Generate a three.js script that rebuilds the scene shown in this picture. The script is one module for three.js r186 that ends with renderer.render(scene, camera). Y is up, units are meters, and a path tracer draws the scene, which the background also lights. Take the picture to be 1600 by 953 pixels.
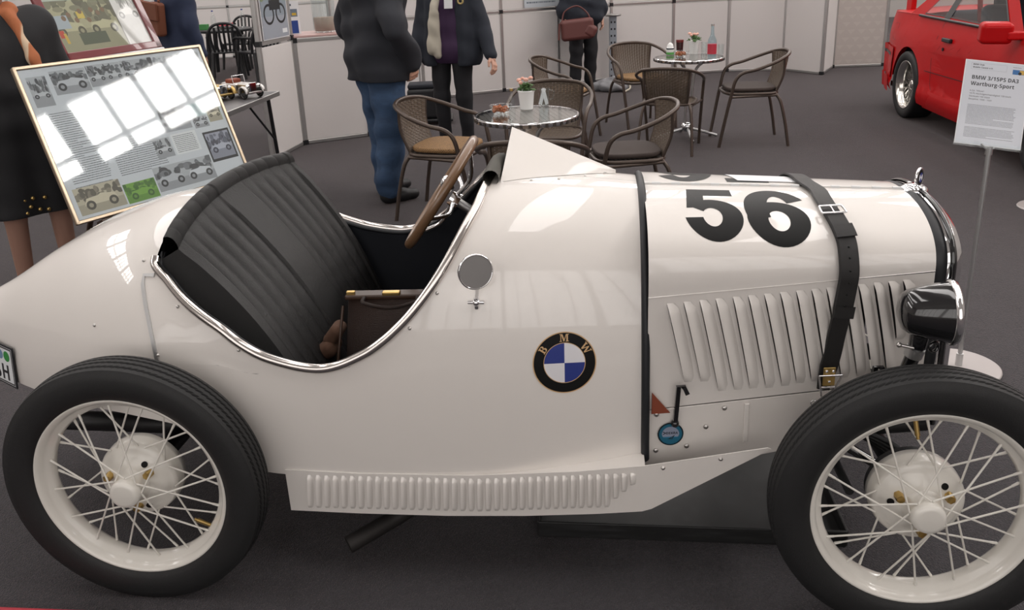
import * as THREE from 'three';
import { RoundedBoxGeometry } from 'three/addons/geometries/RoundedBoxGeometry.js';
import { mergeGeometries, mergeVertices, toCreasedNormals } from 'three/addons/utils/BufferGeometryUtils.js';
import { TessellateModifier } from 'three/addons/modifiers/TessellateModifier.js';
import { MarchingCubes } from 'three/addons/objects/MarchingCubes.js';
import { RectAreaLightUniformsLib } from 'three/addons/lights/RectAreaLightUniformsLib.js';
import { FontLoader } from 'three/addons/loaders/FontLoader.js';

// ---------------------------------------------------------------- camera, light, exposure
const scene = new THREE.Scene();
const F = 1269.135, CAM = new THREE.Vector3(1.17744, 1.542748, 2.160056);
const camera = new THREE.PerspectiveCamera(2 * Math.atan(600 / F) * 180 / Math.PI, 1600 / 1200, 0.05, 80);
camera.position.copy(CAM);
camera.rotation.order = 'YXZ';
camera.rotation.set(-0.3094501, 0.1126307, -0.0412747);
camera.setViewOffset(1600, 1200, 0, 247, 1600, 953);      // the lower part of a 4:3 frame
camera.updateMatrixWorld(true);
const renderer = new THREE.WebGLRenderer();
renderer.toneMapping = THREE.LinearToneMapping;
renderer.toneMappingExposure = 0.92;
renderer.shadowMap.enabled = true;
scene.background = new THREE.Color(0.75, 0.82, 0.9);
RectAreaLightUniformsLib.init();
const DAY = new THREE.Color(1.0, 0.957, 0.928);            // daylight as the photograph's white balance shows it
const LIGHT = { right: 17, left: 10.5, front: 0.95, back: 5.3, roof: 4.2 };   // radiance of the window bands, the added front fill and the roof lights
const HALL = { x0: -15, x1: 15, z0: -19, z1: 15, y: 12.0 };

// pixels of the 1600 x 953 photograph to directions and points
const ray = (px, py) => new THREE.Vector3((px - 800) / F, -(py - 353) / F, -1).applyQuaternion(camera.quaternion);
const on = (axis) => (px, py, val) => { const d = ray(px, py); return d.multiplyScalar((val - CAM[axis]) / d[axis]).add(CAM); };
const onX = on('x'), onY = on('y'), onZ = on('z');

// ---------------------------------------------------------------- helpers
let seed = 7;
const rnd = (a = 1, b) => { seed = (seed + 0x6d2b79f5) | 0; let t = Math.imul(seed ^ (seed >>> 15), 1 | seed); t = (t + Math.imul(t ^ (t >>> 7), 61 | t)) ^ t; const r = ((t ^ (t >>> 14)) >>> 0) / 4294967296; return b === undefined ? r * a : a + r * (b - a); };
const V = (x, y, z) => new THREE.Vector3(x, y, z);
const lerp = (a, b, t) => a + (b - a) * t, clamp = (x, a, b) => Math.min(b, Math.max(a, x)), PI = Math.PI;
const table1 = (xs, ys) => (x) => {                                       // smooth monotone interpolation
  const n = xs.length; if (x <= xs[0]) return ys[0]; if (x >= xs[n - 1]) return ys[n - 1];
  let i = 0; while (x > xs[i + 1]) i++;
  const s = (k) => (ys[k + 1] - ys[k]) / (xs[k + 1] - xs[k]);
  const m = (k) => { if (k <= 0) return s(0); if (k >= n - 1) return s(n - 2); const a = s(k - 1), b = s(k); return a * b <= 0 ? 0 : 2 * a * b / (a + b); };
  const h = xs[i + 1] - xs[i], t = (x - xs[i]) / h, t2 = t * t, t3 = t2 * t;
  return (2 * t3 - 3 * t2 + 1) * ys[i] + (t3 - 2 * t2 + t) * h * m(i) + (-2 * t3 + 3 * t2) * ys[i + 1] + (t3 - t2) * h * m(i + 1);
};
const M = {};
function mat(name, color, roughness = 0.6, o = {}) {
  const m = new THREE.MeshPhysicalMaterial({ color, roughness, metalness: 0, side: THREE.DoubleSide, ...o });
  m.name = name; M[name] = m; return m;
}
const taken = new Map();
function numbered(name) { const n = taken.get(name) ?? 0; taken.set(name, n + 1); return n ? `${name}_${String(n).padStart(3, '0')}` : name; }
function thing(name, label, category, pos = [0, 0, 0], turn = 0, group) {
  const o = new THREE.Group(); o.name = numbered(name); o.position.set(...pos); o.rotation.y = turn;
  o.userData = { label, category }; if (group) o.userData.group = group;
  scene.add(o); return o;
}
function part(name, geo, m, parent, label) {
  const g = Array.isArray(geo) ? merge(geo) : geo;
  const o = new THREE.Mesh(g, m); o.name = name; o.castShadow = o.receiveShadow = true;
  if (label) o.userData.label = label;
  parent.add(o); return o;
}
function holder(name, parent, label) { const g = new THREE.Group(); g.name = name; if (label) g.userData.label = label; parent.add(g); return g; }
function solo(name, geo, m, label, category, group) {
  const o = part(numbered(name), geo, m, scene); o.userData = { label, category }; if (group) o.userData.group = group; return o;
}
function struct(name, geo, m, label, category) { const o = part(name, geo, m, scene); o.userData = { kind: 'structure', label, category }; return o; }
function dup(root, pos, turn, label, group) {
  const r = root.clone(); r.name = numbered(root.name.replace(/_\d{3}$/, '')); r.userData = { ...root.userData };
  r.position.set(...pos); r.rotation.y = turn; if (label) r.userData.label = label; if (group) r.userData.group = group;
  scene.add(r); return r;
}
function merge(list) {
  const gs = list.map((g) => { let q = g.index ? g.toNonIndexed() : g.clone(); for (const k of Object.keys(q.attributes)) if (!['position', 'normal', 'uv'].includes(k)) q.deleteAttribute(k); if (!q.attributes.normal) q.computeVertexNormals(); if (!q.attributes.uv) q.setAttribute('uv', new THREE.BufferAttribute(new Float32Array(q.attributes.position.count * 2), 2)); q.clearGroups(); return q; });
  return mergeGeometries(gs);
}
const put = (g, x = 0, y = 0, z = 0, rx = 0, ry = 0, rz = 0) => { if (rx || ry || rz) g.applyMatrix4(new THREE.Matrix4().makeRotationFromEuler(new THREE.Euler(rx, ry, rz))); g.translate(x, y, z); return g; };
const box = (w, h, d, x, y, z, rx, ry, rz) => put(new THREE.BoxGeometry(w, h, d), x, y, z, rx, ry, rz);
const rbox = (w, h, d, r, x, y, z, rx, ry, rz, seg = 3) => put(new RoundedBoxGeometry(w, h, d, seg, Math.min(r, w / 2.01, h / 2.01, d / 2.01)), x, y, z, rx, ry, rz);
const cyl = (r0, r1, h, x = 0, y = 0, z = 0, seg = 24, rx, ry, rz) => put(new THREE.CylinderGeometry(r1, r0, h, seg), x, y, z, rx, ry, rz);
function rod(a, b, r, r2 = r, seg = 10) {
  const d = b.clone().sub(a), g = new THREE.CylinderGeometry(r2, r, d.length(), seg);
  g.applyQuaternion(new THREE.Quaternion().setFromUnitVectors(V(0, 1, 0), d.clone().normalize()));
  const m = a.clone().add(b).multiplyScalar(0.5); return g.translate(m.x, m.y, m.z);
}
const curve = (pts, closed = false, tension = 0.5, type = 'catmullrom') => new THREE.CatmullRomCurve3(pts.map((p) => Array.isArray(p) ? V(...p) : p), closed, type, tension);
const tube = (pts, r, seg = 40, rad = 8, closed = false) => new THREE.TubeGeometry(curve(pts, closed), seg, r, rad, closed);
const lathe = (pts, seg = 40) => new THREE.LatheGeometry(pts.map((p) => new THREE.Vector2(p[0], p[1])), seg);
function grid(nu, nv, f, uvf) {
  const p = [], uv = [], idx = [];
  for (let j = 0; j <= nv; j++) for (let i = 0; i <= nu; i++) { const u = i / nu, v = j / nv, q = f(u, v); p.push(q.x, q.y, q.z); const t = uvf ? uvf(u, v, q) : [u, v]; uv.push(t[0], t[1]); }
  for (let j = 0; j < nv; j++) for (let i = 0; i < nu; i++) { const a = j * (nu + 1) + i, b = a + 1, c = a + nu + 1, d = c + 1; idx.push(a, b, d, a, d, c); }
  const g = new THREE.BufferGeometry(); g.setAttribute('position', new THREE.Float32BufferAttribute(p, 3)); g.setAttribute('uv', new THREE.Float32BufferAttribute(uv, 2)); g.setIndex(idx); g.computeVertexNormals(); return g;
}
const poly = (pts) => { const s = new THREE.Shape(); pts.forEach((p, i) => (i ? s.lineTo(p[0], p[1]) : s.moveTo(p[0], p[1]))); s.closePath(); return s; };
const slab = (pts, depth, bevel = 0.002, holes = []) => { const s = Array.isArray(pts) ? poly(pts) : pts; for (const h of holes) s.holes.push(h); const g = new THREE.ExtrudeGeometry(s, { depth: depth - 2 * bevel, bevelEnabled: bevel > 0, bevelThickness: bevel, bevelSize: bevel, bevelOffset: -bevel, bevelSegments: 2, curveSegments: 16 }); return g.translate(0, 0, bevel); };
function ribbon(pts, up, w, th) {                                        // flat strap along points; up[i] is the outward normal at each point
  const n = pts.length, c = [];
  for (let i = 0; i < n; i++) {
    const t = pts[Math.min(n - 1, i + 1)].clone().sub(pts[Math.max(0, i - 1)]).normalize(), s = up[i].clone().cross(t).normalize();
    const W = typeof w === 'function' ? w(i / (n - 1)) : w;
    c.push([[-1, 0], [-0.9, 1], [0.9, 1], [1, 0], [-1, 0]].map(([a, b]) => pts[i].clone().addScaledVector(s, a * W / 2).addScaledVector(up[i], b * th)));
  }
  const g = grid(4, n - 1, (u, v) => c[Math.round(v * (n - 1))][Math.round(u * 4)]);
  return toCreasedNormals(g, 0.7);
}
// drape: a flat shape (u, v) laid on a surface S(u, v) -> {p, n}, a hair above it
function drape(shapes, S, edge = 0.012, off = 0.0006) {
  const gs = [].concat(shapes).map((s) => { let g = s.isBufferGeometry ? s : new THREE.ShapeGeometry(s, 24); g = g.index ? g.toNonIndexed() : g; return new TessellateModifier(edge, 7).modify(g); });
  const g = merge(gs), p = g.attributes.position, nn = g.attributes.normal;
  for (let i = 0; i < p.count; i++) { const { p: q, n } = S(p.getX(i), p.getY(i)); p.setXYZ(i, q.x + n.x * off, q.y + n.y * off, q.z + n.z * off); nn.setXYZ(i, n.x, n.y, n.z); }
  return g;
}
const canvasTex = (w, h, draw) => { const c = document.createElement('canvas'); c.width = w; c.height = h; draw(c.getContext('2d'), w, h); const t = new THREE.CanvasTexture(c); t.colorSpace = THREE.SRGBColorSpace; return t; };
function noiseTex(n, f, srgb) {
  const d = new Uint8Array(n * n * 4); for (let y = 0; y < n; y++) for (let x = 0; x < n; x++) { const c = f(x, y); d.set([c[0], c[1] ?? c[0], c[2] ?? c[0], 255], (y * n + x) * 4); }
  const t = new THREE.DataTexture(d, n, n); t.wrapS = t.wrapT = THREE.RepeatWrapping; t.magFilter = THREE.LinearFilter; if (srgb) t.colorSpace = THREE.SRGBColorSpace; t.needsUpdate = true; return t;
}
function smoothNoise(n, cell) {                                          // tileable value noise
  const k = Math.round(n / cell), g = Array.from({ length: k * k }, () => rnd());
  return (x, y) => { const fx = x / cell, fy = y / cell, i = Math.floor(fx), j = Math.floor(fy); let a = fx - i, b = fy - j; a = a * a * (3 - 2 * a); b = b * b * (3 - 2 * b); const at = (p, q) => g[((q % k + k) % k) * k + ((p % k + k) % k)]; return lerp(lerp(at(i, j), at(i + 1, j), a), lerp(at(i, j + 1), at(i + 1, j + 1), a), b); };
}
const bake = (g, m4) => g.applyMatrix4(m4);
const font = await new FontLoader().loadAsync('fonts/droid/droid_serif_bold.typeface.json');

// ---------------------------------------------------------------- materials
const n1 = smoothNoise(512, 2), n2 = smoothNoise(512, 8), n3 = smoothNoise(512, 64), n4 = smoothNoise(512, 16);
const carpetTex = noiseTex(512, (x, y) => { const k = 0.78 + 0.34 * (n1(x, y) - 0.5) + 0.16 * (n2(x, y) - 0.5) + 0.12 * (n3(x, y) - 0.5) + rnd(-0.05, 0.05); return [clamp(k * 255, 0, 255)]; });
const carpetBump = noiseTex(512, (x, y) => [clamp(255 * (0.6 * n1(x, y) + 0.4 * rnd()), 0, 255)]);
const leatherTex = noiseTex(512, (x, y) => [255 * clamp(0.5 + 0.5 * (n1(x, y) - 0.5) + 0.5 * (n2(x, y) - 0.5), 0, 1)]);
const clothTex = noiseTex(512, (x, y) => [255 * clamp(0.5 + 0.25 * Math.sin(x * PI / 4) * Math.sin(y * PI / 4) + 0.4 * (n1(x, y) - 0.5), 0, 1)]);
const denimTex = noiseTex(512, (x, y) => { const k = 0.72 + 0.2 * (n4(x, y) - 0.5) + 0.3 * (n3(x, y) - 0.5) + 0.15 * (n1(x, y) - 0.5); return [255 * k * 0.92, 255 * k * 0.96, 255 * k]; });
const woodTex = noiseTex(512, (x, y) => { const k = 0.62 + 0.25 * (n3(x * 0.5, y * 4) - 0.5) + 0.35 * (n4(x * 0.4, y * 3) - 0.5) + 0.1 * (n1(x, y) - 0.5); return [255 * k]; });
const rep = (t, a, b = a) => { const c = t.clone(); c.repeat.set(a, b); c.needsUpdate = true; return c; };

mat('cream_paint', new THREE.Color(0.80, 0.76, 0.72), 0.34, { clearcoat: 1, clearcoatRoughness: 0.03 });
mat('wheel_paint', new THREE.Color(0.80, 0.77, 0.71), 0.35, { clearcoat: 0.8, clearcoatRoughness: 0.08 });
mat('chrome', new THREE.Color(0.86, 0.86, 0.87), 0.07, { metalness: 1 });
mat('steel', new THREE.Color(0.6, 0.58, 0.56), 0.3, { metalness: 1 });
mat('brushed', new THREE.Color(0.62, 0.62, 0.62), 0.42, { metalness: 1 });
mat('nickel_trim', new THREE.Color(0.72, 0.68, 0.65), 0.16, { metalness: 1 });
mat('brass', new THREE.Color(0.62, 0.43, 0.16), 0.32, { metalness: 1 });
mat('rubber', new THREE.Color(0.011, 0.011, 0.0115), 0.58, { bumpMap: rep(carpetBump, 3), bumpScale: 0.0004 });
mat('black_trim', new THREE.Color(0.012, 0.013, 0.016), 0.5);
mat('black_gloss', new THREE.Color(0.006, 0.006, 0.007), 0.12, { clearcoat: 1, clearcoatRoughness: 0.02 });
mat('black_paint', new THREE.Color(0.012, 0.012, 0.013), 0.45);
mat('dark_lining', new THREE.Color(0.012, 0.014, 0.02), 0.85);
mat('seat_leather', new THREE.Color(0.007, 0.0065, 0.0065), 0.40, { bumpMap: rep(leatherTex, 5), bumpScale: 0.0012 });
mat('strap_leather', new THREE.Color(0.012, 0.011, 0.011), 0.42, { bumpMap: rep(leatherTex, 6), bumpScale: 0.0005 });
mat('bag_leather', new THREE.Color(0.030, 0.013, 0.008), 0.34, { bumpMap: rep(leatherTex, 3), bumpScale: 0.002 });
mat('red_leather', new THREE.Color(0.25, 0.055, 0.025), 0.6);
mat('dark_wood', new THREE.Color(0.05, 0.025, 0.015), 0.4);
mat('rim_wood', new THREE.Color(0.30, 0.165, 0.085), 0.32, { map: rep(woodTex, 1, 6), clearcoat: 0.5 });
mat('decal_black', new THREE.Color(0.006, 0.006, 0.006), 0.45, { specularIntensity: 0.4 });
mat('decal_gold', new THREE.Color(0.62, 0.40, 0.20), 0.4);
mat('decal_blue', new THREE.Color(0.022, 0.04, 0.23), 0.35);
mat('decal_white', new THREE.Color(0.78, 0.77, 0.80), 0.35);
mat('carpet', new THREE.Color(0.062, 0.058, 0.064), 0.96, { map: carpetTex, bumpMap: carpetBump, bumpScale: 0.004, sheen: 0.5, sheenRoughness: 0.5, sheenColor: new THREE.Color(0.8, 0.62, 0.58) });
mat('panel_white', new THREE.Color(0.70, 0.66, 0.645), 0.55);
mat('aluminium', new THREE.Color(0.55, 0.54, 0.53), 0.38, { metalness: 0.9 });
mat('black_plastic', new THREE.Color(0.014, 0.014, 0.016), 0.4);
mat('rattan', new THREE.Color(0.115, 0.085, 0.062), 0.5);
mat('rattan_dark', new THREE.Color(0.05, 0.04, 0.034), 0.5);
mat('chair_tube', new THREE.Color(0.085, 0.062, 0.05), 0.35, { metalness: 0.35 });
mat('pad_tan', new THREE.Color(0.46, 0.26, 0.11), 0.8, { map: clothTex });
mat('pad_dark', new THREE.Color(0.05, 0.035, 0.03), 0.8);
mat('porcelain', new THREE.Color(0.8, 0.8, 0.79), 0.25);
mat('glass', new THREE.Color(0.95, 0.97, 0.97), 0.03, { transmission: 1, thickness: 0, ior: 1.5 });
mat('flower_pink', new THREE.Color(0.82, 0.47, 0.38), 0.7);
mat('leaf', new THREE.Color(0.06, 0.13, 0.035), 0.6);
mat('snack', new THREE.Color(0.42, 0.13, 0.05), 0.6);
mat('red_paint', new THREE.Color(0.50, 0.005, 0.007), 0.5, { clearcoat: 0.25, clearcoatRoughness: 0.04, specularIntensity: 0.2 });
mat('skin', new THREE.Color(0.60, 0.34, 0.25), 0.55);
mat('hair', new THREE.Color(0.09, 0.055, 0.035), 0.7);
mat('jacket_black', new THREE.Color(0.018, 0.020, 0.028), 0.75, { bumpMap: rep(n3 && clothTex, 8), bumpScale: 0.001 });
mat('jeans', new THREE.Color(0.055, 0.105, 0.20), 0.85, { map: denimTex });
mat('trouser_black', new THREE.Color(0.010, 0.010, 0.013), 0.8);
mat('shoe_black', new THREE.Color(0.012, 0.012, 0.013), 0.5);
mat('shirt_purple', new THREE.Color(0.045, 0.018, 0.06), 0.8);
mat('scarf_cream', new THREE.Color(0.50, 0.46, 0.38), 0.85);
mat('navy_cloth', new THREE.Color(0.018, 0.022, 0.033), 0.85);
mat('hall_wall', new THREE.Color(0.50, 0.47, 0.45), 0.9);
mat('hall_ceiling', new THREE.Color(0.55, 0.53, 0.51), 0.9);
mat('window_glow', new THREE.Color(0.8, 0.8, 0.8), 0.3, { emissive: DAY, emissiveIntensity: 0.5 });
mat('paper', new THREE.Color(0.8, 0.8, 0.82), 0.5);

// ---------------------------------------------------------------- hall
{
  const { x0, x1, z0, z1, y } = HALL, T = 0.3;
  const fl = box(x1 - x0 + 2 * T, T, z1 - z0 + 2 * T, (x0 + x1) / 2, -T / 2, (z0 + z1) / 2);
  { const p = fl.attributes.position, u = fl.attributes.uv; for (let i = 0; i < p.count; i++) u.setXY(i, p.getX(i) / 0.55, p.getZ(i) / 0.55); }
  struct('floor', fl, M.carpet, 'dark grey needle felt carpet across the exhibition hall', 'floor');
  // each wall in horizontal strips with a row of window openings, the front ones added as fill
  let win = 0;
  function wall(side, len, makeM, lo, hi, L, bay, spots, cols = 4, split = 0.27, fr = 0.09) {              // local: u along the wall, y up, thickness behind 0
    const gs = [box(len, lo, T, 0, lo / 2, -T / 2), box(len, y - hi, T, 0, (y + hi) / 2, -T / 2)];
    const edges = []; let last = -len / 2;
    for (const s of spots) { edges.push([last, s - bay / 2]); last = s + bay / 2; } edges.push([last, len / 2]);
    for (const [a, b] of edges) gs.push(box(b - a, hi - lo, T, (a + b) / 2, (lo + hi) / 2, -T / 2));
    const w = struct('wall_' + side, merge(gs), M.hall_wall, 'plain ' + side + ' wall of the hall round its unseen windows', 'wall'); w.applyMatrix4(makeM);
    for (const s of spots) {
      const g = new THREE.Group(); g.name = 'window_' + (++win); g.userData = { kind: 'structure', label: 'unseen hall window with frosted panes in the ' + side + ' wall', category: 'window' }; scene.add(g);
      const h = hi - lo;
      const fgs = [box(bay, fr, 0.1, s, lo + fr / 2, -0.1), box(bay, fr, 0.1, s, hi - fr / 2, -0.1)];
      for (let c = 0; c <= cols; c++) fgs.push(box(fr * 1.6, h, 0.1, s - bay / 2 + fr / 2 + c * (bay - fr) / cols, (lo + hi) / 2, -0.1));
      fgs.push(box(bay, fr * 1.2, 0.1, s, lo + h * split, -0.1));
      part('window_frame', merge(fgs), M.aluminium, g);
      for (let c = 0; c < cols; c++) for (const [a, b] of [[0, split], [split, 1]]) part('window_pane', box(bay / cols - 0.05, (b - a) * h - 0.05, 0.01, s - bay / 2 + (c + 0.5) * bay / cols, lo + (a + b) / 2 * h, -0.14), M.window_glow, g);
      g.applyMatrix4(makeM);
      const l = new THREE.RectAreaLight(DAY, L, bay - 0.04, h - 0.04); l.name = 'window_light';
      l.position.copy(V(s, (lo + hi) / 2, -0.132).applyMatrix4(makeM)); l.lookAt(V(s, (lo + hi) / 2, 5).applyMatrix4(makeM)); l.castShadow = true; scene.add(l);
    }
  }
  const tr = (x, z, ry) => new THREE.Matrix4().makeTranslation(x, 0, z).multiply(new THREE.Matrix4().makeRotationY(ry));
  const row = (c, n, pitch) => Array.from({ length: n }, (_, i) => c + (i - (n - 1) / 2) * pitch);
  wall('right', z1 - z0, tr(x1, (z0 + z1) / 2, -PI / 2), 9.1, 11.15, LIGHT.right, 3.6, row(-1.65, 5, 3.9));
  wall('left', z1 - z0, tr(x0, (z0 + z1) / 2, PI / 2), 8.4, 10.4, LIGHT.left, 3.0, row(-2, 4, 3.4));
  wall('front', x1 - x0, tr(0, z1, PI), 1.2, 11.0, LIGHT.front, 3.6, row(0, 7, 3.8), 4, 0.5, 0.05);  // added window wall behind the camera, sized to fill the car side with light
  wall('back', x1 - x0, tr(0, z0, 0), 7.2, 10.4, LIGHT.back, 3.4, row(0, 7, 3.8));
  // roof with long roof lights running along the hall
  const strips = [-10, -6, -2, 2, 6, 10], sw = 1.3, za = z0 + 2, zb = 4, cg = [];
  let last = x0 - T; for (const s of strips) { cg.push(box(s - sw / 2 - last, T, z1 - z0 + 2 * T, (last + s - sw / 2) / 2, y + T / 2, (z0 + z1) / 2)); last = s + sw / 2; }
  cg.push(box(x1 + T - last, T, z1 - z0 + 2 * T, (last + x1 + T) / 2, y + T / 2, (z0 + z1) / 2));
  for (const s of strips) { cg.push(box(sw, T, za - z0 + T, s, y + T / 2, (z0 - T + za) / 2)); cg.push(box(sw, T, z1 - zb + T, s, y + T / 2, (zb + z1 + T) / 2)); }
  struct('ceiling', merge(cg), M.hall_ceiling, 'plain hall ceiling with long roof lights', 'ceiling');
  for (const s of strips) {
    const g = new THREE.Group(); g.name = 'window_' + (++win); g.userData = { kind: 'structure', label: 'long frosted roof light let into the hall ceiling', category: 'roof light' }; scene.add(g);
    const n = 10, step = (zb - za) / n, fg = [];
    for (let i = 0; i <= n; i++) fg.push(box(sw, 0.08, 0.06, s, y + 0.08, za + i * step));
    part('window_frame', merge(fg), M.aluminium, g);
    for (let i = 0; i < n; i++) part('window_pane', box(sw, 0.01, step - 0.06, s, y + 0.14, za + (i + 0.5) * step), M.window_glow, g);
    const l = new THREE.RectAreaLight(DAY, LIGHT.roof, sw - 0.04, zb - za); l.name = 'roof_light'; l.position.set(s, y + 0.02, (za + zb) / 2); l.lookAt(s, 0, (za + zb) / 2); l.castShadow = true; scene.add(l);
  }
}

// ---------------------------------------------------------------- the white vintage roadster (x forward, z towards the camera)
const hits = (px, py, list) => { scene.updateMatrixWorld(true); const r = new THREE.Raycaster(CAM.clone(), ray(px, py).normalize()); const h = r.intersectObjects(list, false)[0]; if (!h) return null; const n = h.face.normal.clone().transformDirection(h.object.matrixWorld); if (n.dot(r.ray.direction) > 0) n.negate(); return { p: h.point, n }; };
const car = thing('vintage_roadster', 'cream white open two-seat vintage racing roadster with wire wheels and number 56', 'car');
const SEC = {
  T: table1([-0.80, -0.62, -0.42, -0.2, -0.03, 0.2, 0.6, 0.9, 1.1, 1.3], [0.60, 0.685, 0.80, 0.905, 0.955, 0.975, 0.985, 1.0, 0.99, 0.972]),
  B: table1([-0.80, -0.62, -0.4, -0.1, 0.1, 0.2, 0.32, 0.85, 1.3], [0.45, 0.435, 0.44, 0.45, 0.43, 0.39, 0.305, 0.292, 0.335]),
  W: table1([-0.80, -0.62, -0.4, -0.2, 0, 0.2, 0.45, 0.7, 0.9, 1.1, 1.3], [0.03, 0.135, 0.25, 0.335, 0.385, 0.402, 0.412, 0.412, 0.405, 0.382, 0.352]),
  m: table1([-0.8, -0.3, 0.08, 0.3, 0.5, 0.9, 1.3], [2.0, 2.0, 2.1, 2.7, 3.0, 2.9, 2.7]),
};
function bodyPt(x, t, s = 1, inset = 0) {
  const T = SEC.T(x) - inset, B = SEC.B(x), W = Math.max(0.01, SEC.W(x) - inset), m = SEC.m(x), th = clamp(t, 0, 1) * PI / 2;
  return V(x, B + (T - B) * Math.pow(Math.max(0, Math.sin(th)), 2 / m), s * W * Math.pow(Math.max(0, Math.cos(th)), 2 / m));
}
const tOf = (x, y) => Math.asin(clamp(Math.pow(clamp((y - SEC.B(x)) / (SEC.T(x) - SEC.B(x)), 0, 1), SEC.m(x) / 2), 0, 1)) / PI * 2;
function bodyS(x, y, s = 1) { const t = tOf(x, y), e = 0.004, p = bodyPt(x, t, s), a = bodyPt(x + e, t, s).sub(bodyPt(x - e, t, s)), b = bodyPt(x, Math.min(1, t + e), s).sub(bodyPt(x, Math.max(0, t - e), s)); return { p, n: a.cross(b).multiplyScalar(s).normalize() }; }
// rim of the cockpit: [x, y], rear branch from the low point up, then front branch
const RIM = {
  1: { low: [0.49, 0.606], R: [[0.437, 0.610], [0.285, 0.654], [0.138, 0.743], [0.06, 0.80], [0.014, 0.838], [0.018, 0.875], [0.04, 0.93]], F: [[0.553, 0.622], [0.655, 0.683], [0.738, 0.765], [0.80, 0.848], [0.845, 0.925], [0.872, 0.97]], r1: 0.06, f1: 0.888 },
  '-1': { low: [0.53, 0.715], R: [[0.45, 0.722], [0.36, 0.75], [0.26, 0.815], [0.20, 0.875], [0.15, 0.925]], F: [[0.61, 0.735], [0.70, 0.795], [0.78, 0.875], [0.84, 0.945], [0.872, 0.975]], r1: 0.06, f1: 0.888 },
};
for (const s of [1, -1]) {
  const r = RIM[s], mk = (list, end) => { const q = [r.low, ...list].map(([x, y]) => [tOf(x, y), x]); q.push([1, end]); return table1(q.map((a) => a[0]), q.map((a) => a[1])); };
  r.t0 = tOf(...r.low); r.xR = mk(r.R, r.r1); r.xF = mk(r.F, r.f1);
  r.rows = (v) => lerp(r.t0, 1, 1 - Math.pow(1 - v, 1.9));
}
const X0 = -0.8, X1 = 1.283;
function shell(s, inset = 0, onlyIn = false) {
  const r = RIM[s], gs = [], a0 = onlyIn ? 0.02 : X0, a1 = onlyIn ? 0.9 : X1;
  const f = (q) => s > 0 ? q : flip(q);
  gs.push(grid(90, 16, (u, v) => bodyPt(lerp(a0, a1, u), v * r.t0, s, inset)));
  gs.push(grid(46, 44, (u, v) => { const t = r.rows(v); return bodyPt(lerp(a0, Math.max(a0, r.xR(t)), u), t, s, inset); }));
  gs.push(grid(46, 44, (u, v) => { const t = r.rows(v); return bodyPt(lerp(Math.min(a1, r.xF(t)), a1, u), t, s, inset); }));
  return gs;
}
const weld = (gs) => { const g = mergeVertices(merge(gs).deleteAttribute('normal').deleteAttribute('uv'), 1e-4); g.computeVertexNormals(); return g; };
const bodyMesh = part('body_shell', weld([...shell(1), ...shell(-1)]), M.cream_paint, car, 'cream painted body shell with rounded tail');
part('cockpit_lining', weld([...shell(1, 0.014, true), ...shell(-1, 0.014, true)]), M.dark_lining, car, 'black cockpit lining');
{ // closing panels: floor, firewall, bulkheads
  const sect = (x, inset) => { const q = []; for (let i = 0; i <= 24; i++) q.push(bodyPt(x, i / 24, 1, inset)); for (let i = 23; i >= 0; i--) q.push(bodyPt(x, i / 24, -1, inset)); return q.map((p) => [p.z, p.y]); };
  const plate = (x, inset, th = 0.006) => put(slab(sect(x, inset), th, 0.001), x, 0, 0, 0, PI / 2, 0);
  part('firewall', plate(1.262, 0.012), M.dark_lining, car);
  part('dashboard', plate(0.965, 0.014, 0.014), M.dark_wood, car, 'dark wooden dashboard under the scuttle');
  part('rear_bulkhead', plate(-0.03, 0.014), M.dark_lining, car);
  part('floor_pan', grid(40, 2, (u, v) => { const x = lerp(-0.1, 1.26, u); return V(x, SEC.B(x) + 0.005, lerp(-1, 1, v) * (SEC.W(x) - 0.01)); }), M.black_paint, car, 'black floor pan');
  part('tail_floor', grid(30, 2, (u, v) => { const x = lerp(-0.79, -0.1, u); return V(x, SEC.B(x) + 0.003, lerp(-1, 1, v) * (SEC.W(x) - 0.004)); }), M.cream_paint, car);
}
// rim moulding with its black inner bead
{
  const pts = (s, inset) => { const r = RIM[s], q = []; for (let i = 0; i <= 40; i++) { const t = r.rows(1 - i / 40); q.push(bodyPt(r.xR(t), t, s, inset)); } for (let i = 1; i <= 40; i++) { const t = r.rows(i / 40); q.push(bodyPt(r.xF(t), t, s, inset)); } return q; };
  const ring = (inset) => { const a = pts(1, inset), b = pts(-1, inset).reverse().slice(1), n = a.findIndex((p) => p.y < 0.858 || p.z > 0.24), m = b.findIndex((p, i) => i > 45 && p.y > 0.905); return [...a.slice(n), ...b.slice(0, m)]; };
  const halfRound = (list, r) => new THREE.TubeGeometry(new THREE.CatmullRomCurve3(list, false, 'centripetal'), 420, r, 10, false);
  part('rim_moulding', halfRound(ring(-0.003), 0.0125), M.nickel_trim, car, 'polished metal moulding round the cockpit edge');
  part('rim_bead', halfRound(ring(0.014).map((p) => V(lerp(p.x, 0.47, 0.016), p.y + 0.004, p.z)), 0.0075), M.black_trim, car, 'black padded bead inside the moulding');
}
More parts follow.
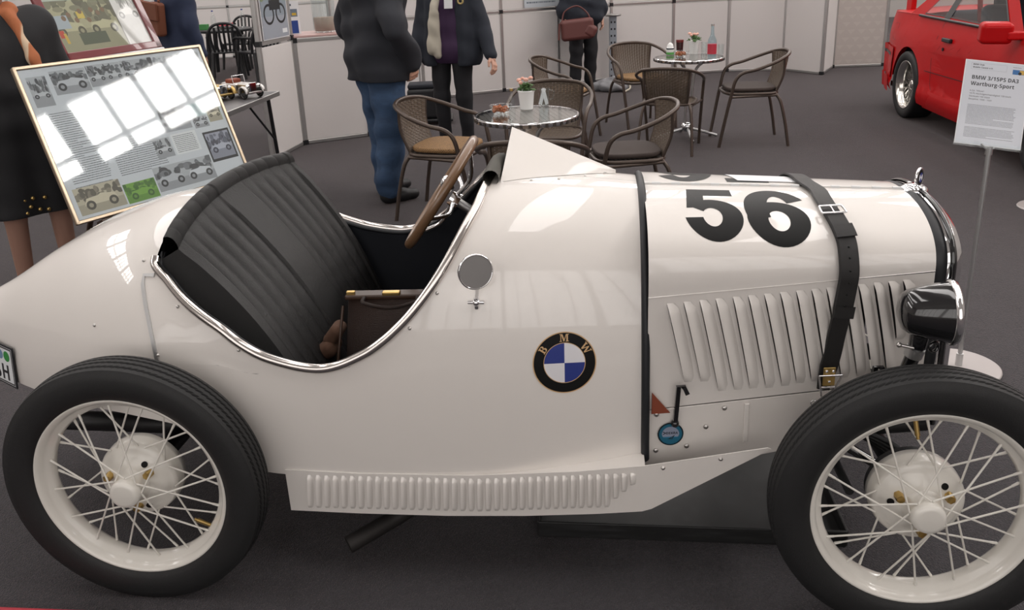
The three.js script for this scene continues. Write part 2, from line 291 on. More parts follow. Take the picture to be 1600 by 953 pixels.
// beading strip down the tail joint
{
  const a = onZ(222, 428, 0.315), q = [];
  for (const [px, py] of [[242, 430], [226, 430], [224, 445], [228, 475], [234, 505], [240, 535], [246, 562], [250, 590]]) { const h = hits(px, py, [bodyMesh]); if (h) q.push(h); }
  part('beading_strip', ribbon(q.map((h) => h.p), q.map((h) => h.n), 0.011, 0.004), M.brushed, car, 'thin metal beading over the tail joint');
  const screw = new THREE.SphereGeometry(0.0048, 10, 6); 
  for (const [px, py] of [[148, 508], [278, 479], [373, 547], [545, 571], [640, 513], [683, 458], [225, 407], [283, 346], [247, 555]]) { const h = hits(px, py, [bodyMesh]); if (h) { const m = part('press_stud', screw, M.steel, car); m.position.copy(h.p); } }
}
// bonnet --------------------------------------------------------------
const HX0 = 1.293, HX1 = 1.972;
const HD = { T: (x) => lerp(0.966, 0.943, (x - HX0) / (HX1 - HX0)), W: (x) => lerp(0.338, 0.262, (x - HX0) / (HX1 - HX0)), R: (x) => lerp(0.192, 0.130, (x - HX0) / (HX1 - HX0)), e: (x) => lerp(2.9, 2.25, (x - HX0) / (HX1 - HX0)) };
function arch(x, a, s = 1, grow = 0) {                                    // a: 0 = where the side turns, 1 = hinge line
  const W = HD.W(x) + grow, R = HD.R(x) + grow, e = HD.e(x), th = a * PI / 2;
  return V(x, HD.T(x) + grow - R + R * Math.pow(Math.sin(th), 2 / e), s * W * Math.pow(Math.max(0, Math.cos(th)), 2 / e));
}
const archS = (x, a, s = 1) => { const e = 0.003, p = arch(x, a, s), q = arch(x + e, a, s).sub(arch(x - e, a, s)), b = arch(x, Math.min(1, a + e), s).sub(arch(x, Math.max(0, a - e), s)); return { p, n: q.cross(b).multiplyScalar(s).normalize() }; };
const archMemo = new Map();
const archLen = (x, n = 200) => { const k = x.toFixed(4); if (!archMemo.has(k)) archMemo.set(k, archLen0(x, n)); return archMemo.get(k); };
const archLen0 = (x, n) => { let L = [0], q = arch(x, 0); for (let i = 1; i <= n; i++) { const p = arch(x, i / n); L.push(L[i - 1] + p.distanceTo(q)); q = p; } return L; };
const aOfLen = (x, d) => { const L = archLen(x), tot = L[L.length - 1]; let want = tot - d, i = 0; while (i < L.length - 2 && L[i + 1] < want) i++; return (i + (want - L[i]) / (L[i + 1] - L[i])) / (L.length - 1); };   // d measured down from the hinge
const SEAM = (x) => lerp(onZ(1028, 462, HD.W(HX0)).y, onZ(1460, 423, HD.W(HX1)).y, (x - HX0) / (HX1 - HX0));
const sideZ = (x) => HD.W(x);
const bonnetTop = {};
for (const s of [1, -1]) {
  const g = weld([grid(30, 48, (u, v) => { const x = lerp(HX0, HX1, u), L = archLen(x); return arch(x, v === 0 ? 0 : aOfLen(x, lerp(L[L.length - 1], 0.003, v)), s); }), grid(30, 4, (u, v) => { const x = lerp(HX0, HX1, u), y1 = HD.T(x) - HD.R(x), y0 = SEAM(x) + 0.004; return V(x, lerp(Math.min(y0, y1 - 0.001), y1, v), s * (sideZ(x) + 0.0015 * (1 - v))); })]);
  bonnetTop[s] = part('bonnet_top', g, M.cream_paint, car, 'cream upper bonnet panel');
}
{ // centre hinge: knuckles on a rod
  const a = arch(HX0, 1), b = arch(HX1, 1);
  part('hinge_rod', rod(a.clone().add(V(0, 0.001, 0)), b.clone().add(V(0, 0.001, 0)), 0.0042, 0.0042, 8), M.steel, car, 'steel centre hinge of the bonnet');
  for (let i = 0; i < 13; i++) { const p = a.clone().lerp(b, (i + 0.5) / 13), q = a.clone().lerp(b, (i + 0.93) / 13); part('hinge_knuckle', rod(p.clone().add(V(0, 0.001, 0)), q.add(V(0, 0.001, 0)), 0.0056, 0.0056, 8), M.brushed, car); }
}
// louvre: raised lip, open towards the rear
function louvreGeo(a, b, w, h) {                                          // a, b: top and bottom of the slit in panel coordinates, w: width towards +u
  return grid(8, 14, (u, v) => { const q = [lerp(a[0], b[0], v), lerp(a[1], b[1], v)], k = Math.pow(Math.sin(PI * clamp(v, 0.0, 1)), 0.28), e = 1 - Math.pow(u, 1.6); return V(q[0] + u * w * lerp(0.6, 1, k), q[1], h * k * e); });
}
function louvrePanel(name, parent, outline, louvres, w, h, m4, th, label, slit = 0.0035) {
  const s = poly(outline);
  for (const [a, b] of louvres) { const hole = new THREE.Path(); hole.moveTo(a[0], a[1] - 0.004); hole.lineTo(a[0] + w * 0.55, a[1] - 0.006); hole.lineTo(b[0] + w * 0.55, b[1] + 0.006); hole.lineTo(b[0], b[1] + 0.004); hole.closePath(); s.holes.push(hole); }
  const p = part(name, bake(put(slab(s, th, 0), 0, 0, -th), m4), M.cream_paint, parent, label);
  for (const [a, b] of louvres) part('louvre', bake(louvreGeo(a, b, w, h), m4), M.cream_paint, p);
  return p;
}
for (const s of [1, -1]) {
  // the side panel lies in one plane, slanting in towards the radiator
  const A = V(HX0, 0, s * sideZ(HX0)), B = V(HX1, 0, s * sideZ(HX1)), ux = B.clone().sub(A).normalize(), uy = V(0, 1, 0), uz = ux.clone().cross(uy);
  if (s < 0) uz.negate();
  const m4 = new THREE.Matrix4().makeBasis(ux, uy, s > 0 ? uz : uz).setPosition(A);
  const inv = m4.clone().invert(), L = A.distanceTo(B);
  const hitP = (px, py) => { const d = ray(px, py), n = uz, k = A.clone().sub(CAM).dot(n) / d.dot(n); const q = CAM.clone().addScaledVector(d, k).applyMatrix4(inv); return [q.x, q.y]; };
  if (s > 0) {
    const b0 = hitP(1065, 634), b1 = hitP(1260, 612), by = (u) => lerp(b0[1], b1[1], (u - b0[0]) / (b1[0] - b0[0])), bl = [0, by(0)];
    const tops = [1042, 1068, 1093, 1118, 1145, 1169, 1194, 1219, 1244, 1268, 1291, 1317, 1341, 1365, 1388, 1411];
    const bots = [[1069, 597], [1095, 596], [1122, 611], [1147, 609], [1171, 607], [1196, 606], [1221, 603], [1244, 599], [1267, 596], [1290, 593], [1313, 590], [1338, 588], [1361, 586], [1384, 582], [1399, 531], [1424, 545]];
    const lv = tops.map((x, i) => [hitP(x, lerp(474, 437, (x - 1042) / (1411 - 1042))), hitP(...bots[i])]);
    const ol = [[0, SEAM(HX0) - 0.004], [L, SEAM(HX1) - 0.004], [L, by(L)], [0, by(0)]];
    louvrePanel('bonnet_side', car, ol, lv, 0.031, 0.014, m4, 0.002, 'cream bonnet side with slanted louvres');
    const eng = holder('engine', car, 'cast engine inside the bonnet'); mat('cast_iron', new THREE.Color(0.20, 0.20, 0.19), 0.6, { metalness: 0.4 });
    part('engine_block', rbox(0.46, 0.24, 0.26, 0.02, 1.62, 0.60, 0), M.cast_iron, eng); part('cylinder_head', rbox(0.46, 0.07, 0.22, 0.015, 1.62, 0.755, 0), M.cast_iron, eng); part('manifold', rod(V(1.42, 0.66, 0.17), V(1.82, 0.66, 0.17), 0.028), M.steel, eng);
    part('engine_undertray', box(0.66, 0.003, 0.44, 1.62, 0.40, 0), M.steel, car);
    // apron below the bonnet side, and its fastenings
    const ap = part('apron', bake(put(slab([[-0.006, 0.29], [-0.006, by(0) - 0.003], [L * 0.8, by(L * 0.8) - 0.003], [L * 0.62, 0.352], [L * 0.3, 0.31]], 0.004, 0.001), 0, 0, -0.002), m4), M.cream_paint, car, 'cream lower apron panel');
    const stud = put(new THREE.SphereGeometry(0.0062, 12, 8), 0, 0, 0);
    for (const [px, py] of [[1025, 646], [1131, 636], [1102, 665], [1024, 702], [1072, 695]]) { const q = hitP(px, py), m = part('screw_head', stud, M.steel, ap); m.position.copy(V(q[0], q[1], 0.0062).applyMatrix4(m4)); m.scale.set(1, 1, 0.5); }
    { const a = hitP(1166, 628), b = hitP(1163, 688); part('pressed_rib', bake(put(slab([[a[0] - 0.006, a[1]], [a[0] + 0.006, a[1]], [b[0] + 0.006, b[1]], [b[0] - 0.006, b[1]]], 0.007, 0.0025), 0, 0, 0.002), m4), M.cream_paint, ap); }
    // inspection sticker
    const c = hitP(1047, 676), rr = 0.0305, disc = (r, z, m, nm) => part(nm, bake(put(new THREE.CircleGeometry(r, 40), c[0], c[1], z), m4), m, sticker);
    const sticker = holder('inspection_sticker', car, 'round blue inspection sticker with black lettering');
    mat('sticker_blue', new THREE.Color(0.03, 0.16, 0.27), 0.4); mat('sticker_grey', new THREE.Color(0.34, 0.38, 0.46), 0.4);
    const st = canvasTex(256, 256, (g) => { g.fillStyle = '#1f6580'; g.fillRect(0, 0, 256, 256); g.strokeStyle = '#0d2d3c'; g.lineWidth = 6; g.beginPath(); g.arc(128, 128, 124, 0, 7); g.stroke(); g.fillStyle = '#8f97ab'; g.beginPath(); g.arc(128, 132, 92, PI, 0); g.lineTo(210, 160); g.lineTo(46, 160); g.fill(); g.fillStyle = '#3d7fa2'; g.fillRect(50, 160, 156, 10); g.fillStyle = '#101418'; g.font = 'bold 40px sans-serif'; g.textAlign = 'center'; g.fillText('DEKRA', 142, 130); g.lineWidth = 8; g.strokeStyle = '#101418'; g.beginPath(); g.moveTo(46, 100); g.lineTo(76, 116); g.lineTo(46, 132); g.stroke(); g.lineWidth = 7; g.beginPath(); g.moveTo(165, 150); g.lineTo(110, 185); g.lineTo(145, 185); g.closePath(); g.stroke(); });
    const sm = mat('sticker_print', 0xffffff, 0.4, { map: st });
    part('sticker_face', bake(put(new THREE.CircleGeometry(rr, 48), c[0], c[1], 0.0062), m4), sm, sticker);
    part('sticker_edge', bake(put(new THREE.RingGeometry(rr, rr + 0.0022, 48), c[0], c[1], 0.0060), m4), M.decal_black, sticker);
    // brown leather gusset, and two black bonnet catches
    const g0 = hitP(1018, 611), g1 = hitP(1046, 642), g2 = hitP(1017, 644);
    part('leather_gusset', bake(put(slab([g0, g2, g1], 0.004, 0.001), 0, 0, 0.006), m4), M.red_leather, car, 'small triangular brown leather gusset');
    for (const [tx, ty, bx, by] of [[1057, 596, 1053, 655], [1361, 566, 1357, 600]]) {
      const ct = holder('bonnet_catch', car, 'black hooked bonnet catch'); const a = V(...hitP(tx, ty), 0.022), b = V(...hitP(bx, by), 0.012);
      part('catch_lever', bake(ribbon([b, b.clone().lerp(a, 0.5), a, a.clone().add(V(0.012, 0.002, 0.008)), a.clone().add(V(0.02, -0.016, 0.01))], Array(5).fill(V(0, 0, 1)), 0.012, 0.008), m4), M.black_gloss, ct);
      part('catch_pivot', bake(put(new THREE.SphereGeometry(0.011, 14, 10), b.x, b.y - 0.004, 0.012), m4), M.black_gloss, ct);
    }
    car.userData.panel = null;
    bonnetTop.m4 = m4; bonnetTop.hitP = hitP;
  } else part('bonnet_side', bake(box(L, 0.26, 0.002, L / 2, 0.645, 0), m4), M.cream_paint, car);
}
delete car.userData.panel;
// black welt between scuttle and bonnet
{
  const q = []; for (let i = 0; i <= 40; i++) q.push(bodyPt(1.288, i / 40, 1, -0.002)); for (let i = 39; i >= 0; i--) q.push(bodyPt(1.288, i / 40, -1, -0.002));
  q[0].y -= 0.002; 
  const lo = V(1.287, 0.335, q[0].z);
  const all = [lo, ...q];
  part('bonnet_welt', new THREE.TubeGeometry(new THREE.CatmullRomCurve3(all, false, 'centripetal'), 160, 0.0105, 8), M.black_trim, car, 'black rubber welt behind the bonnet');
}
// race number: two digits laid on the bonnet flank, baseline along x, heights measured down from the hinge
function digits() {
  const el = (cx, cy, rx, ry, a0, a1, n = 40) => Array.from({ length: n + 1 }, (_, i) => { const a = lerp(a0, a1, i / n) * PI / 180; return [cx + rx * Math.cos(a), cy + ry * Math.sin(a)]; });
  const ringSeg = (o, i, a0, a1) => poly([...el(...o, a0, a1), ...el(...i, a1, a0)]);
  const five = [ringSeg([0.37, 0.335, 0.345, 0.345], [0.355, 0.33, 0.115, 0.155], 148, -172), poly([[0.115, 1.0], [0.66, 1.0], [0.66, 0.80], [0.30, 0.80], [0.285, 0.63], [0.26, 0.50], [0.06, 0.47]])];
  const six = [ringSeg([0.375, 0.33, 0.35, 0.34], [0.38, 0.325, 0.12, 0.155], 0, 360), ringSeg([0.395, 0.5, 0.375, 0.51], [0.415, 0.5, 0.13, 0.315], 28, 205)];
  return { five, six };
}
{
  const { five, six } = digits();
  const place = (s, x0, w, d0, h, sgn) => (u, v) => { const x = sgn > 0 ? x0 + u * w : x0 - u * w; const d = d0 + (1 - v) * h; return archS(clamp(x, HX0 + 0.002, HX1), aOfLen(clamp(x, HX0, HX1), d), s); };
  // near side: digit tops 0.05 m below the hinge
  const num = holder('race_number', car, 'large black race number 56');
  const k = 0.245;
  for (const [sh, x0, w] of [[five, 1.382, 0.205], [six, 1.533, 0.215]]) part('digit', drape(sh.map((q) => new THREE.ShapeGeometry(q, 20)), place(1, x0, w, 0.05, k, 1), 0.05), M.decal_black, num);
  const far = holder('race_number', car, 'black race number 56 on the far side of the bonnet');
  for (const [sh, x0, w] of [[five, 1.66, 0.205], [six, 1.50, 0.215]]) part('digit', drape(sh.map((q) => new THREE.ShapeGeometry(q, 20)), place(-1, x0, w, 0.035, k, -1), 0.05), M.decal_black, far);
}
// roundel on the scuttle side
{
  const c = hits(882, 567, [bodyMesh]).p, S = (u, v) => bodyS(c.x + u, c.y + v, 1), R = 0.0775;
  const ro = holder('roundel', car, 'round blue and white quartered roundel with gold lettering on a black ring');
  const shp = (r1, r0, a0 = 0, a1 = PI * 2) => { const s = new THREE.Shape(); s.absarc(0, 0, r1, a0, a1, false); if (r0) { if (a1 - a0 > 6.2) { const h = new THREE.Path(); h.absarc(0, 0, r0, 0, PI * 2, true); s.holes.push(h); } else s.absarc(0, 0, r0, a1, a0, true); } else if (a1 - a0 < 6.2) s.lineTo(0, 0); return new THREE.ShapeGeometry(s, 64); };
  part('gold_border', drape([shp(R, R - 0.0025), shp(R * 0.66, R * 0.64)], S, 0.03, 0.0008), M.decal_gold, ro);
  part('black_ring', drape(shp(R - 0.0025, R * 0.66), S, 0.03, 0.0008), M.decal_black, ro);
  for (let i = 0; i < 4; i++) part(i % 2 ? 'blue_quarter' : 'white_quarter', drape(shp(R * 0.64, 0, i * PI / 2, (i + 1) * PI / 2), S, 0.03, 0.0008), i % 2 ? M.decal_blue : M.decal_white, ro);
  for (const [ch, a] of [['B', 146], ['M', 90], ['W', 34]]) {
    const g = new THREE.ShapeGeometry(font.generateShapes(ch, 0.0185), 6); g.computeBoundingBox(); const b = g.boundingBox; g.translate(-(b.min.x + b.max.x) / 2, -(b.min.y + b.max.y) / 2, 0); g.rotateZ((a - 90) * PI / 180); g.translate(Math.cos(a * PI / 180) * R * 0.81, Math.sin(a * PI / 180) * R * 0.81, 0);
    part('letter', drape(g, S, 0.03, 0.0014), M.decal_gold, ro);
  }
}
// sill valance with upright louvres
{
  const z = 0.415, q = (px, py) => { const p = onZ(px, py, z); return [p.x, p.y]; };
  const ol = [q(445, 734), q(455, 797), q(560, 802), q(700, 806), q(820, 806), q(930, 803), q(1003, 799), q(1018, 795), q(1205, 702), q(1200, 700), q(1008, 728), q(900, 737), q(740, 743), q(560, 740)];
  const lv = []; for (let i = 0; i < 39; i++) { const px = lerp(481, 985, i / 38), top = i < 20 ? lerp(742, 748, i / 20) : lerp(748, 739, (i - 20) / 18), bot = i < 20 ? lerp(793, 799, i / 20) : i < 36 ? lerp(799, 792, (i - 20) / 16) : [779, 768, 757][i - 36]; lv.push([q(px, top), q(px + 2 * (1 - i / 38), bot)]); }
  const sill = louvrePanel('sill_valance', car, ol, lv, 0.0145, 0.010, new THREE.Matrix4().makeTranslation(0, 0, z), 0.003, 'cream sill valance with a row of upright louvres');
  const tp = [ol[0], ol[13], ol[12], ol[11], ol[10]], ledge = table1(tp.map((p) => p[0]), tp.map((p) => p[1]));
  part('sill_ledge', grid(40, 2, (u, v) => { const x = lerp(tp[0][0], tp[4][0], u); return V(x, ledge(x) - 0.0015, lerp(z - 0.001, 0.34, v)); }), M.cream_paint, sill);
  for (const [px, py] of [[1036, 731], [1126, 717]]) { const p = onZ(px, py, z), m = part('screw_head', new THREE.SphereGeometry(0.0055, 10, 8), M.steel, sill); m.position.copy(p); }
}
// pyramid wind deflector on the scuttle, in front of the driver
{
  const near = bodyS(0.918, 0.996).p, S = (x, z) => { let t = 0.5, lo = 0, hi = 1; for (let i = 0; i < 40; i++) { t = (lo + hi) / 2; if (bodyPt(x, t, Math.sign(z) || 1).z * Math.sign(z || 1) > Math.abs(z)) lo = t; else hi = t; } return bodyPt(x, t, Math.sign(z) || 1); };
  const A = onZ(800, 198, -0.13), tip = onZ(962, 265, -0.075), b0 = onZ(782, 287, 0.085), b1 = V(0.90, 0.955, -0.33);
  const edge = (p, q, n = 14) => Array.from({ length: n + 1 }, (_, i) => { const a = p.clone().lerp(q, i / n), s = S(a.x, a.z); s.y += 0.001; return s; });
  const nearE = edge(b0, tip), farE = edge(b1, tip);
  const fan = (E) => grid(E.length - 1, 10, (u, v) => { const i = Math.round(u * (E.length - 1)), r = A.clone().lerp(tip, u); return E[i].clone().lerp(r, v); });
  const g = weld([fan(nearE), fan(farE)]);
  const d = part('wind_deflector', toCreasedNormals(g, 0.6), M.cream_paint, car, 'cream pyramid shaped wind deflector on the scuttle');
  part('deflector_back', weld([grid(8, 8, (u, v) => b0.clone().lerp(b1, u).lerp(A, v).add(V(-0.002, 0, 0)))]), M.black_trim, d);
  for (const [px, py] of [[830, 282], [873, 280], [914, 275], [945, 270]]) { const h = hits(px, py, [d, bodyMesh]); if (h) { const m = part('rivet', new THREE.SphereGeometry(0.0042, 10, 6), M.steel, d); m.position.copy(h.p); } }
  mat('olive_pad', new THREE.Color(0.07, 0.066, 0.055), 0.75);
  part('scuttle_pad', new THREE.TubeGeometry(curve([0.10, 0.02, -0.1, -0.22, -0.33].map((z) => { const s = S(0.897, z); return V(s.x - 0.004, s.y + 0.016, s.z); })), 30, 0.022, 14), M.olive_pad, car, 'olive padded roll on the scuttle edge');
}
// round mirror
{
  const h = hits(745, 470, [bodyMesh]), base = h.p, c = onZ(742, 424, base.z + 0.055), mir = holder('side_mirror', car, 'round chrome side mirror on a clamp');
  const q = new THREE.Quaternion().setFromUnitVectors(V(0, 1, 0), V(0.42, 0.14, 0.9).normalize());
  const orient = (g) => g.applyQuaternion(q).translate(c.x, c.y, c.z);
  part('mirror_case', orient(lathe([[0, -0.018], [0.02, -0.016], [0.037, -0.009], [0.0425, 0], [0.0425, 0.008], [0.039, 0.009], [0.039, 0.006], [0, 0.006]], 40)), M.chrome, mir);
  mat('mirror_back', new THREE.Color(0.30, 0.29, 0.285), 0.3, { metalness: 0.4 });
  part('mirror_face', orient(cyl(0.039, 0.039, 0.002, 0, 0.0075, 0, 40)), M.mirror_back, mir);
  part('mirror_stalk', rod(base.clone().add(V(0, 0, 0.004)), c.clone().add(V(0.004, -0.036, 0.0)), 0.0055, 0.0055), M.chrome, mir);
  part('mirror_clamp', [put(new THREE.SphereGeometry(0.010, 14, 10), base.x, base.y, base.z + 0.01), rod(base.clone().add(V(-0.02, 0.001, 0.012)), base.clone().add(V(0.02, 0.001, 0.012)), 0.0045), rod(base.clone().add(V(0, -0.016, 0.008)), base.clone().add(V(0, 0.012, 0.012)), 0.006)], M.chrome, mir);
}
// seat ----------------------------------------------------------------
{
  const zA = 0.325, zB = -0.345, zT = 0.245;
  const tx = table1([0, 0.15, 0.5, 0.8, 1], [0.075, 0.075, 0.10, 0.15, 0.20]), ty = table1([0, 0.1, 0.5, 0.85, 1], [0.868, 0.895, 0.955, 0.972, 0.967]);
  const pleat = (a) => { const f = (k) => { const t = k * 5, r = t - Math.floor(t); return 0.011 * (Math.pow(Math.sin(PI * r), 0.55) - 0.7); }; return a < 0.42 && a > 0.05 ? f((a - 0.05) / 0.37) : a > 0.60 && a < 0.97 ? f((a - 0.60) / 0.37) : 0.006; };
  const front = (a, v) => { const top = V(tx(a), ty(a), lerp(zT, zB + 0.03, a)), bot = V(lerp(0.43, 0.46, a), 0.46, lerp(zA + 0.01, zB, a)); const p = top.lerp(bot, v); const bulge = 0.03 * Math.sin(PI * clamp(v, 0, 1)); const rel = pleat(a) * clamp(1.15 - v * 0.5, 0.3, 1) * clamp(v * 8, 0.3, 1); p.x += 0.78 * (rel + bulge); p.y += 0.6 * (rel + bulge); return p; };
  const back = (a, v) => {                                                 // v: -1..0 rolls over the top to the rear
    if (v >= 0) return front(a, v);
    const t = front(a, 0), ang = -v * PI * 0.9, r = 0.034; return V(t.x - r * (1 - Math.cos(ang)) * 0.78 - r * 0.4 * Math.sin(ang) * 0, t.y + r * Math.sin(ang), t.z).add(V(0, v < -0.7 ? (v + 0.7) * 0.2 : 0, 0));
  };
  const seat = part('seat_back', grid(220, 60, (a, v) => back(a, lerp(-1, 1, v)), (u, v) => [u * 1.2, v]), M.seat_leather, car, 'black pleated leather seat back');
  part('seat_end', grid(10, 30, (u, v) => { const p = front(0, v), b = V(p.x - 0.09, p.y - 0.05, p.z + 0.004); return p.lerp(b, u); }), M.seat_leather, seat);
  part('seat_cushion', rbox(0.40, 0.13, 0.68, 0.05, 0.60, 0.40, -0.01, 0, 0, 0.06, 5), M.seat_leather, car, 'black leather seat cushion');
}
// steering wheel on the far side
{
  const top = onZ(741, 217, -0.19), bot = onZ(641, 379, -0.19), c = top.clone().add(bot).multiplyScalar(0.5), R = top.distanceTo(bot) / 2 - 0.01;
  const along = top.clone().sub(bot).normalize(), view = c.clone().sub(CAM).normalize();
  let n = along.clone().cross(view).normalize(); if (n.x > 0) n.negate(); n.addScaledVector(view, -0.03).normalize();
  const q = new THREE.Quaternion().setFromUnitVectors(V(0, 0, 1), n), w = holder('steering_wheel', car, 'wooden rimmed steering wheel with metal spokes');
  const tg = new THREE.TorusGeometry(R, 0.0145, 14, 64); const at = (g) => g.applyQuaternion(q).translate(c.x, c.y, c.z);
  part('wheel_rim', at(tg), M.rim_wood, w, 'brown wooden rim');
  part('wheel_hub', at(put(cyl(0.028, 0.022, 0.03, 0, 0, -0.045, 24, PI / 2), 0, 0, 0)), M.chrome, w);
  for (let i = 0; i < 4; i++) { const a = i * PI / 2 + PI / 4; part('wheel_spoke', at(tube([[0.02 * Math.cos(a), 0.02 * Math.sin(a), -0.045], [R * 0.5 * Math.cos(a), R * 0.5 * Math.sin(a), -0.05], [R * 0.93 * Math.cos(a), R * 0.93 * Math.sin(a), -0.006]], 0.0065, 16, 8)), M.chrome, w); }
  part('steering_column', rod(c.clone().addScaledVector(n, -0.05), c.clone().addScaledVector(n, -0.42), 0.014), M.brushed, car);
  const br = c.clone().addScaledVector(n, -0.15); part('column_bracket', [rbox(0.05, 0.05, 0.05, 0.008, br.x, br.y, br.z, 0, 0.3, 0.5), rod(br, br.clone().add(V(0.12, 0.06, -0.08)), 0.008)], M.brushed, car);
  const lv = c.clone().addScaledVector(n, -0.03); part('horn_lever', [rod(lv.clone().add(V(-0.0, 0.02, -0.04)), lv.clone().add(V(-0.03, 0.0, -0.14)), 0.008), put(new THREE.SphereGeometry(0.022, 16, 10).scale(1, 1.4, 1), lv.x - 0.035, lv.y, lv.z - 0.15)], M.chrome, car);
}
// radiator --------------------------------------------------------------
{
  const prof = (x, grow, y0) => { const q = []; const x1 = HX1; q.push([HD.W(x1) + grow, y0]); for (let i = 0; i <= 30; i++) { const p = arch(x1, i / 30, 1, grow); q.push([p.z, p.y]); } for (let i = 29; i >= 0; i--) { const p = arch(x1, i / 30, -1, grow); q.push([p.z, p.y]); } q.push([-HD.W(x1) - grow, y0]); return q; };
  const band = (xa, xb, g0, g1, y0 = 0.40, steps = 6, crown = 0) => grid(62, steps, (u, v) => { const g = lerp(g0, g1, v) + crown * Math.sin(PI * v), P = prof(0, g, y0), i = Math.round(u * (P.length - 1)); return V(lerp(xa, xb, v), P[i][1], P[i][0]); });
  const rad = holder('radiator_surround', car, 'black and chrome radiator surround');
  part('welt_band', band(HX1 - 0.004, HX1 + 0.028, -0.004, -0.004, 0.40, 4, 0.006), M.black_trim, rad, 'black rubber welt against the bonnet');
  part('chrome_shell', band(HX1 + 0.026, HX1 + 0.062, 0.0, -0.010, 0.40, 10, 0.008), M.chrome, rad, 'polished radiator shell');
  part('shell_bead', band(HX1 + 0.030, HX1 + 0.046, 0.005, 0.003, 0.40, 6, 0.005), M.black_gloss, rad, 'black painted inset of the shell');
  part('radiator_core', put(slab(prof(0, -0.03, 0.40).map(([z, y]) => [-z, y]), 0.01, 0.001), HX1 + 0.045, 0, 0, 0, PI / 2, 0), M.black_paint, rad);
  for (let i = -7; i <= 7; i++) part('grille_bar', box(0.004, 0.46, 0.003, HX1 + 0.058, 0.645, i * 0.03), M.chrome, rad);
  // filler with quartered badge
  const cap = V(HX1 + 0.012, 0.945, 0), bd = holder('radiator_badge', car, 'small round blue and white badge standing on the radiator');
  const c = onZ(1436, 277, 0); const q = new THREE.Quaternion().setFromUnitVectors(V(0, 1, 0), V(0.78, 0.02, 0.62).normalize()), at = (g) => g.applyQuaternion(q).translate(c.x, c.y, c.z);
  part('badge_ring', at(lathe([[0.0, -0.004], [0.024, -0.004], [0.0265, -0.001], [0.0265, 0.003], [0.0225, 0.0045], [0.0215, 0.003], [0, 0.003]], 40)), M.chrome, bd);
  part('badge_black', at(cyl(0.0205, 0.0205, 0.001, 0, 0.0036, 0, 40)), M.decal_black, bd);
  for (let i = 0; i < 4; i++) { const s = new THREE.Shape(); s.absarc(0, 0, 0.013, i * PI / 2, (i + 1) * PI / 2); s.lineTo(0, 0); part(i % 2 ? 'blue_quarter' : 'white_quarter', at(put(new THREE.ShapeGeometry(s, 10), 0, 0.0046, 0, -PI / 2)), i % 2 ? M.decal_blue : M.decal_white, bd); }
  part('badge_stem', rod(V(c.x, c.y - 0.026, c.z), V(c.x, 0.94, c.z), 0.008, 0.014), M.chrome, bd);
  part('filler_cap', put(lathe([[0, 0.012], [0.02, 0.010], [0.032, 0.003], [0.034, -0.006], [0.034, -0.02]], 32), c.x - 0.01, 0.945, 0), M.chrome, car);
}
// headlamps
function headlamp(s) {
  const c0 = onZ(1447, 487, 0.40), c = V(c0.x, c0.y, s * 0.40), L = holder('headlamp', car, 'black bullet headlamp with chrome ring');
  const q = new THREE.Quaternion().setFromUnitVectors(V(0, 1, 0), V(1, 0.03, 0.12 * s).normalize()), at = (g) => g.scale(1, 0.88, 1).applyQuaternion(q).translate(c.x, c.y, c.z);
  part('lamp_bucket', at(lathe([[0, -0.066], [0.022, -0.0648], [0.040, -0.057], [0.050, -0.043], [0.0565, -0.022], [0.062, 0.006], [0.0675, 0.038], [0.069, 0.052]], 48)), M.black_gloss, L);
  part('lamp_ring', at(lathe([[0.069, 0.050], [0.0735, 0.053], [0.0745, 0.059], [0.072, 0.066], [0.066, 0.070], [0.062, 0.069], [0.064, 0.062]], 48)), M.chrome, L);
  part('lamp_glass', at(lathe([[0, 0.078], [0.03, 0.0755], [0.052, 0.0705], [0.064, 0.064]], 40)), M.glass, L);
  part('lamp_reflector', at(lathe([[0, 0.01], [0.03, 0.02], [0.052, 0.04], [0.063, 0.06]], 40)), M.chrome, L);
  const f = V(c.x - 0.004, c.y - 0.07, c.z - s * 0.005), g = V(c.x - 0.035, c.y - 0.26, c.z - s * 0.04);
  part('lamp_post', [rod(f.clone().add(V(0, 0.035, 0)), f.clone().add(V(-0.004, -0.02, 0)), 0.022, 0.019, 20), rod(f, g, 0.017, 0.015, 20)], M.black_gloss, L);
  part('lamp_clamp', rod(f.clone().lerp(g, 0.12), f.clone().lerp(g, 0.24), 0.0205, 0.0205, 24), M.brushed, L);
  part('clamp_screw', [rod(f.clone().add(V(-0.046, -0.012, 0.006 * s)), f.clone().add(V(-0.01, -0.018, 0.012 * s)), 0.004), put(new THREE.SphereGeometry(0.0065, 10, 8), f.x - 0.046, f.y - 0.012, f.z + 0.006 * s)], M.steel, L);
  part('knurled_knob', put(new THREE.TorusGeometry(0.011, 0.004, 8, 20), f.x + 0.026, f.y - 0.012, f.z + 0.016 * s, 0, 0.4, 0), M.black_gloss, L);
}
headlamp(1); headlamp(-1);
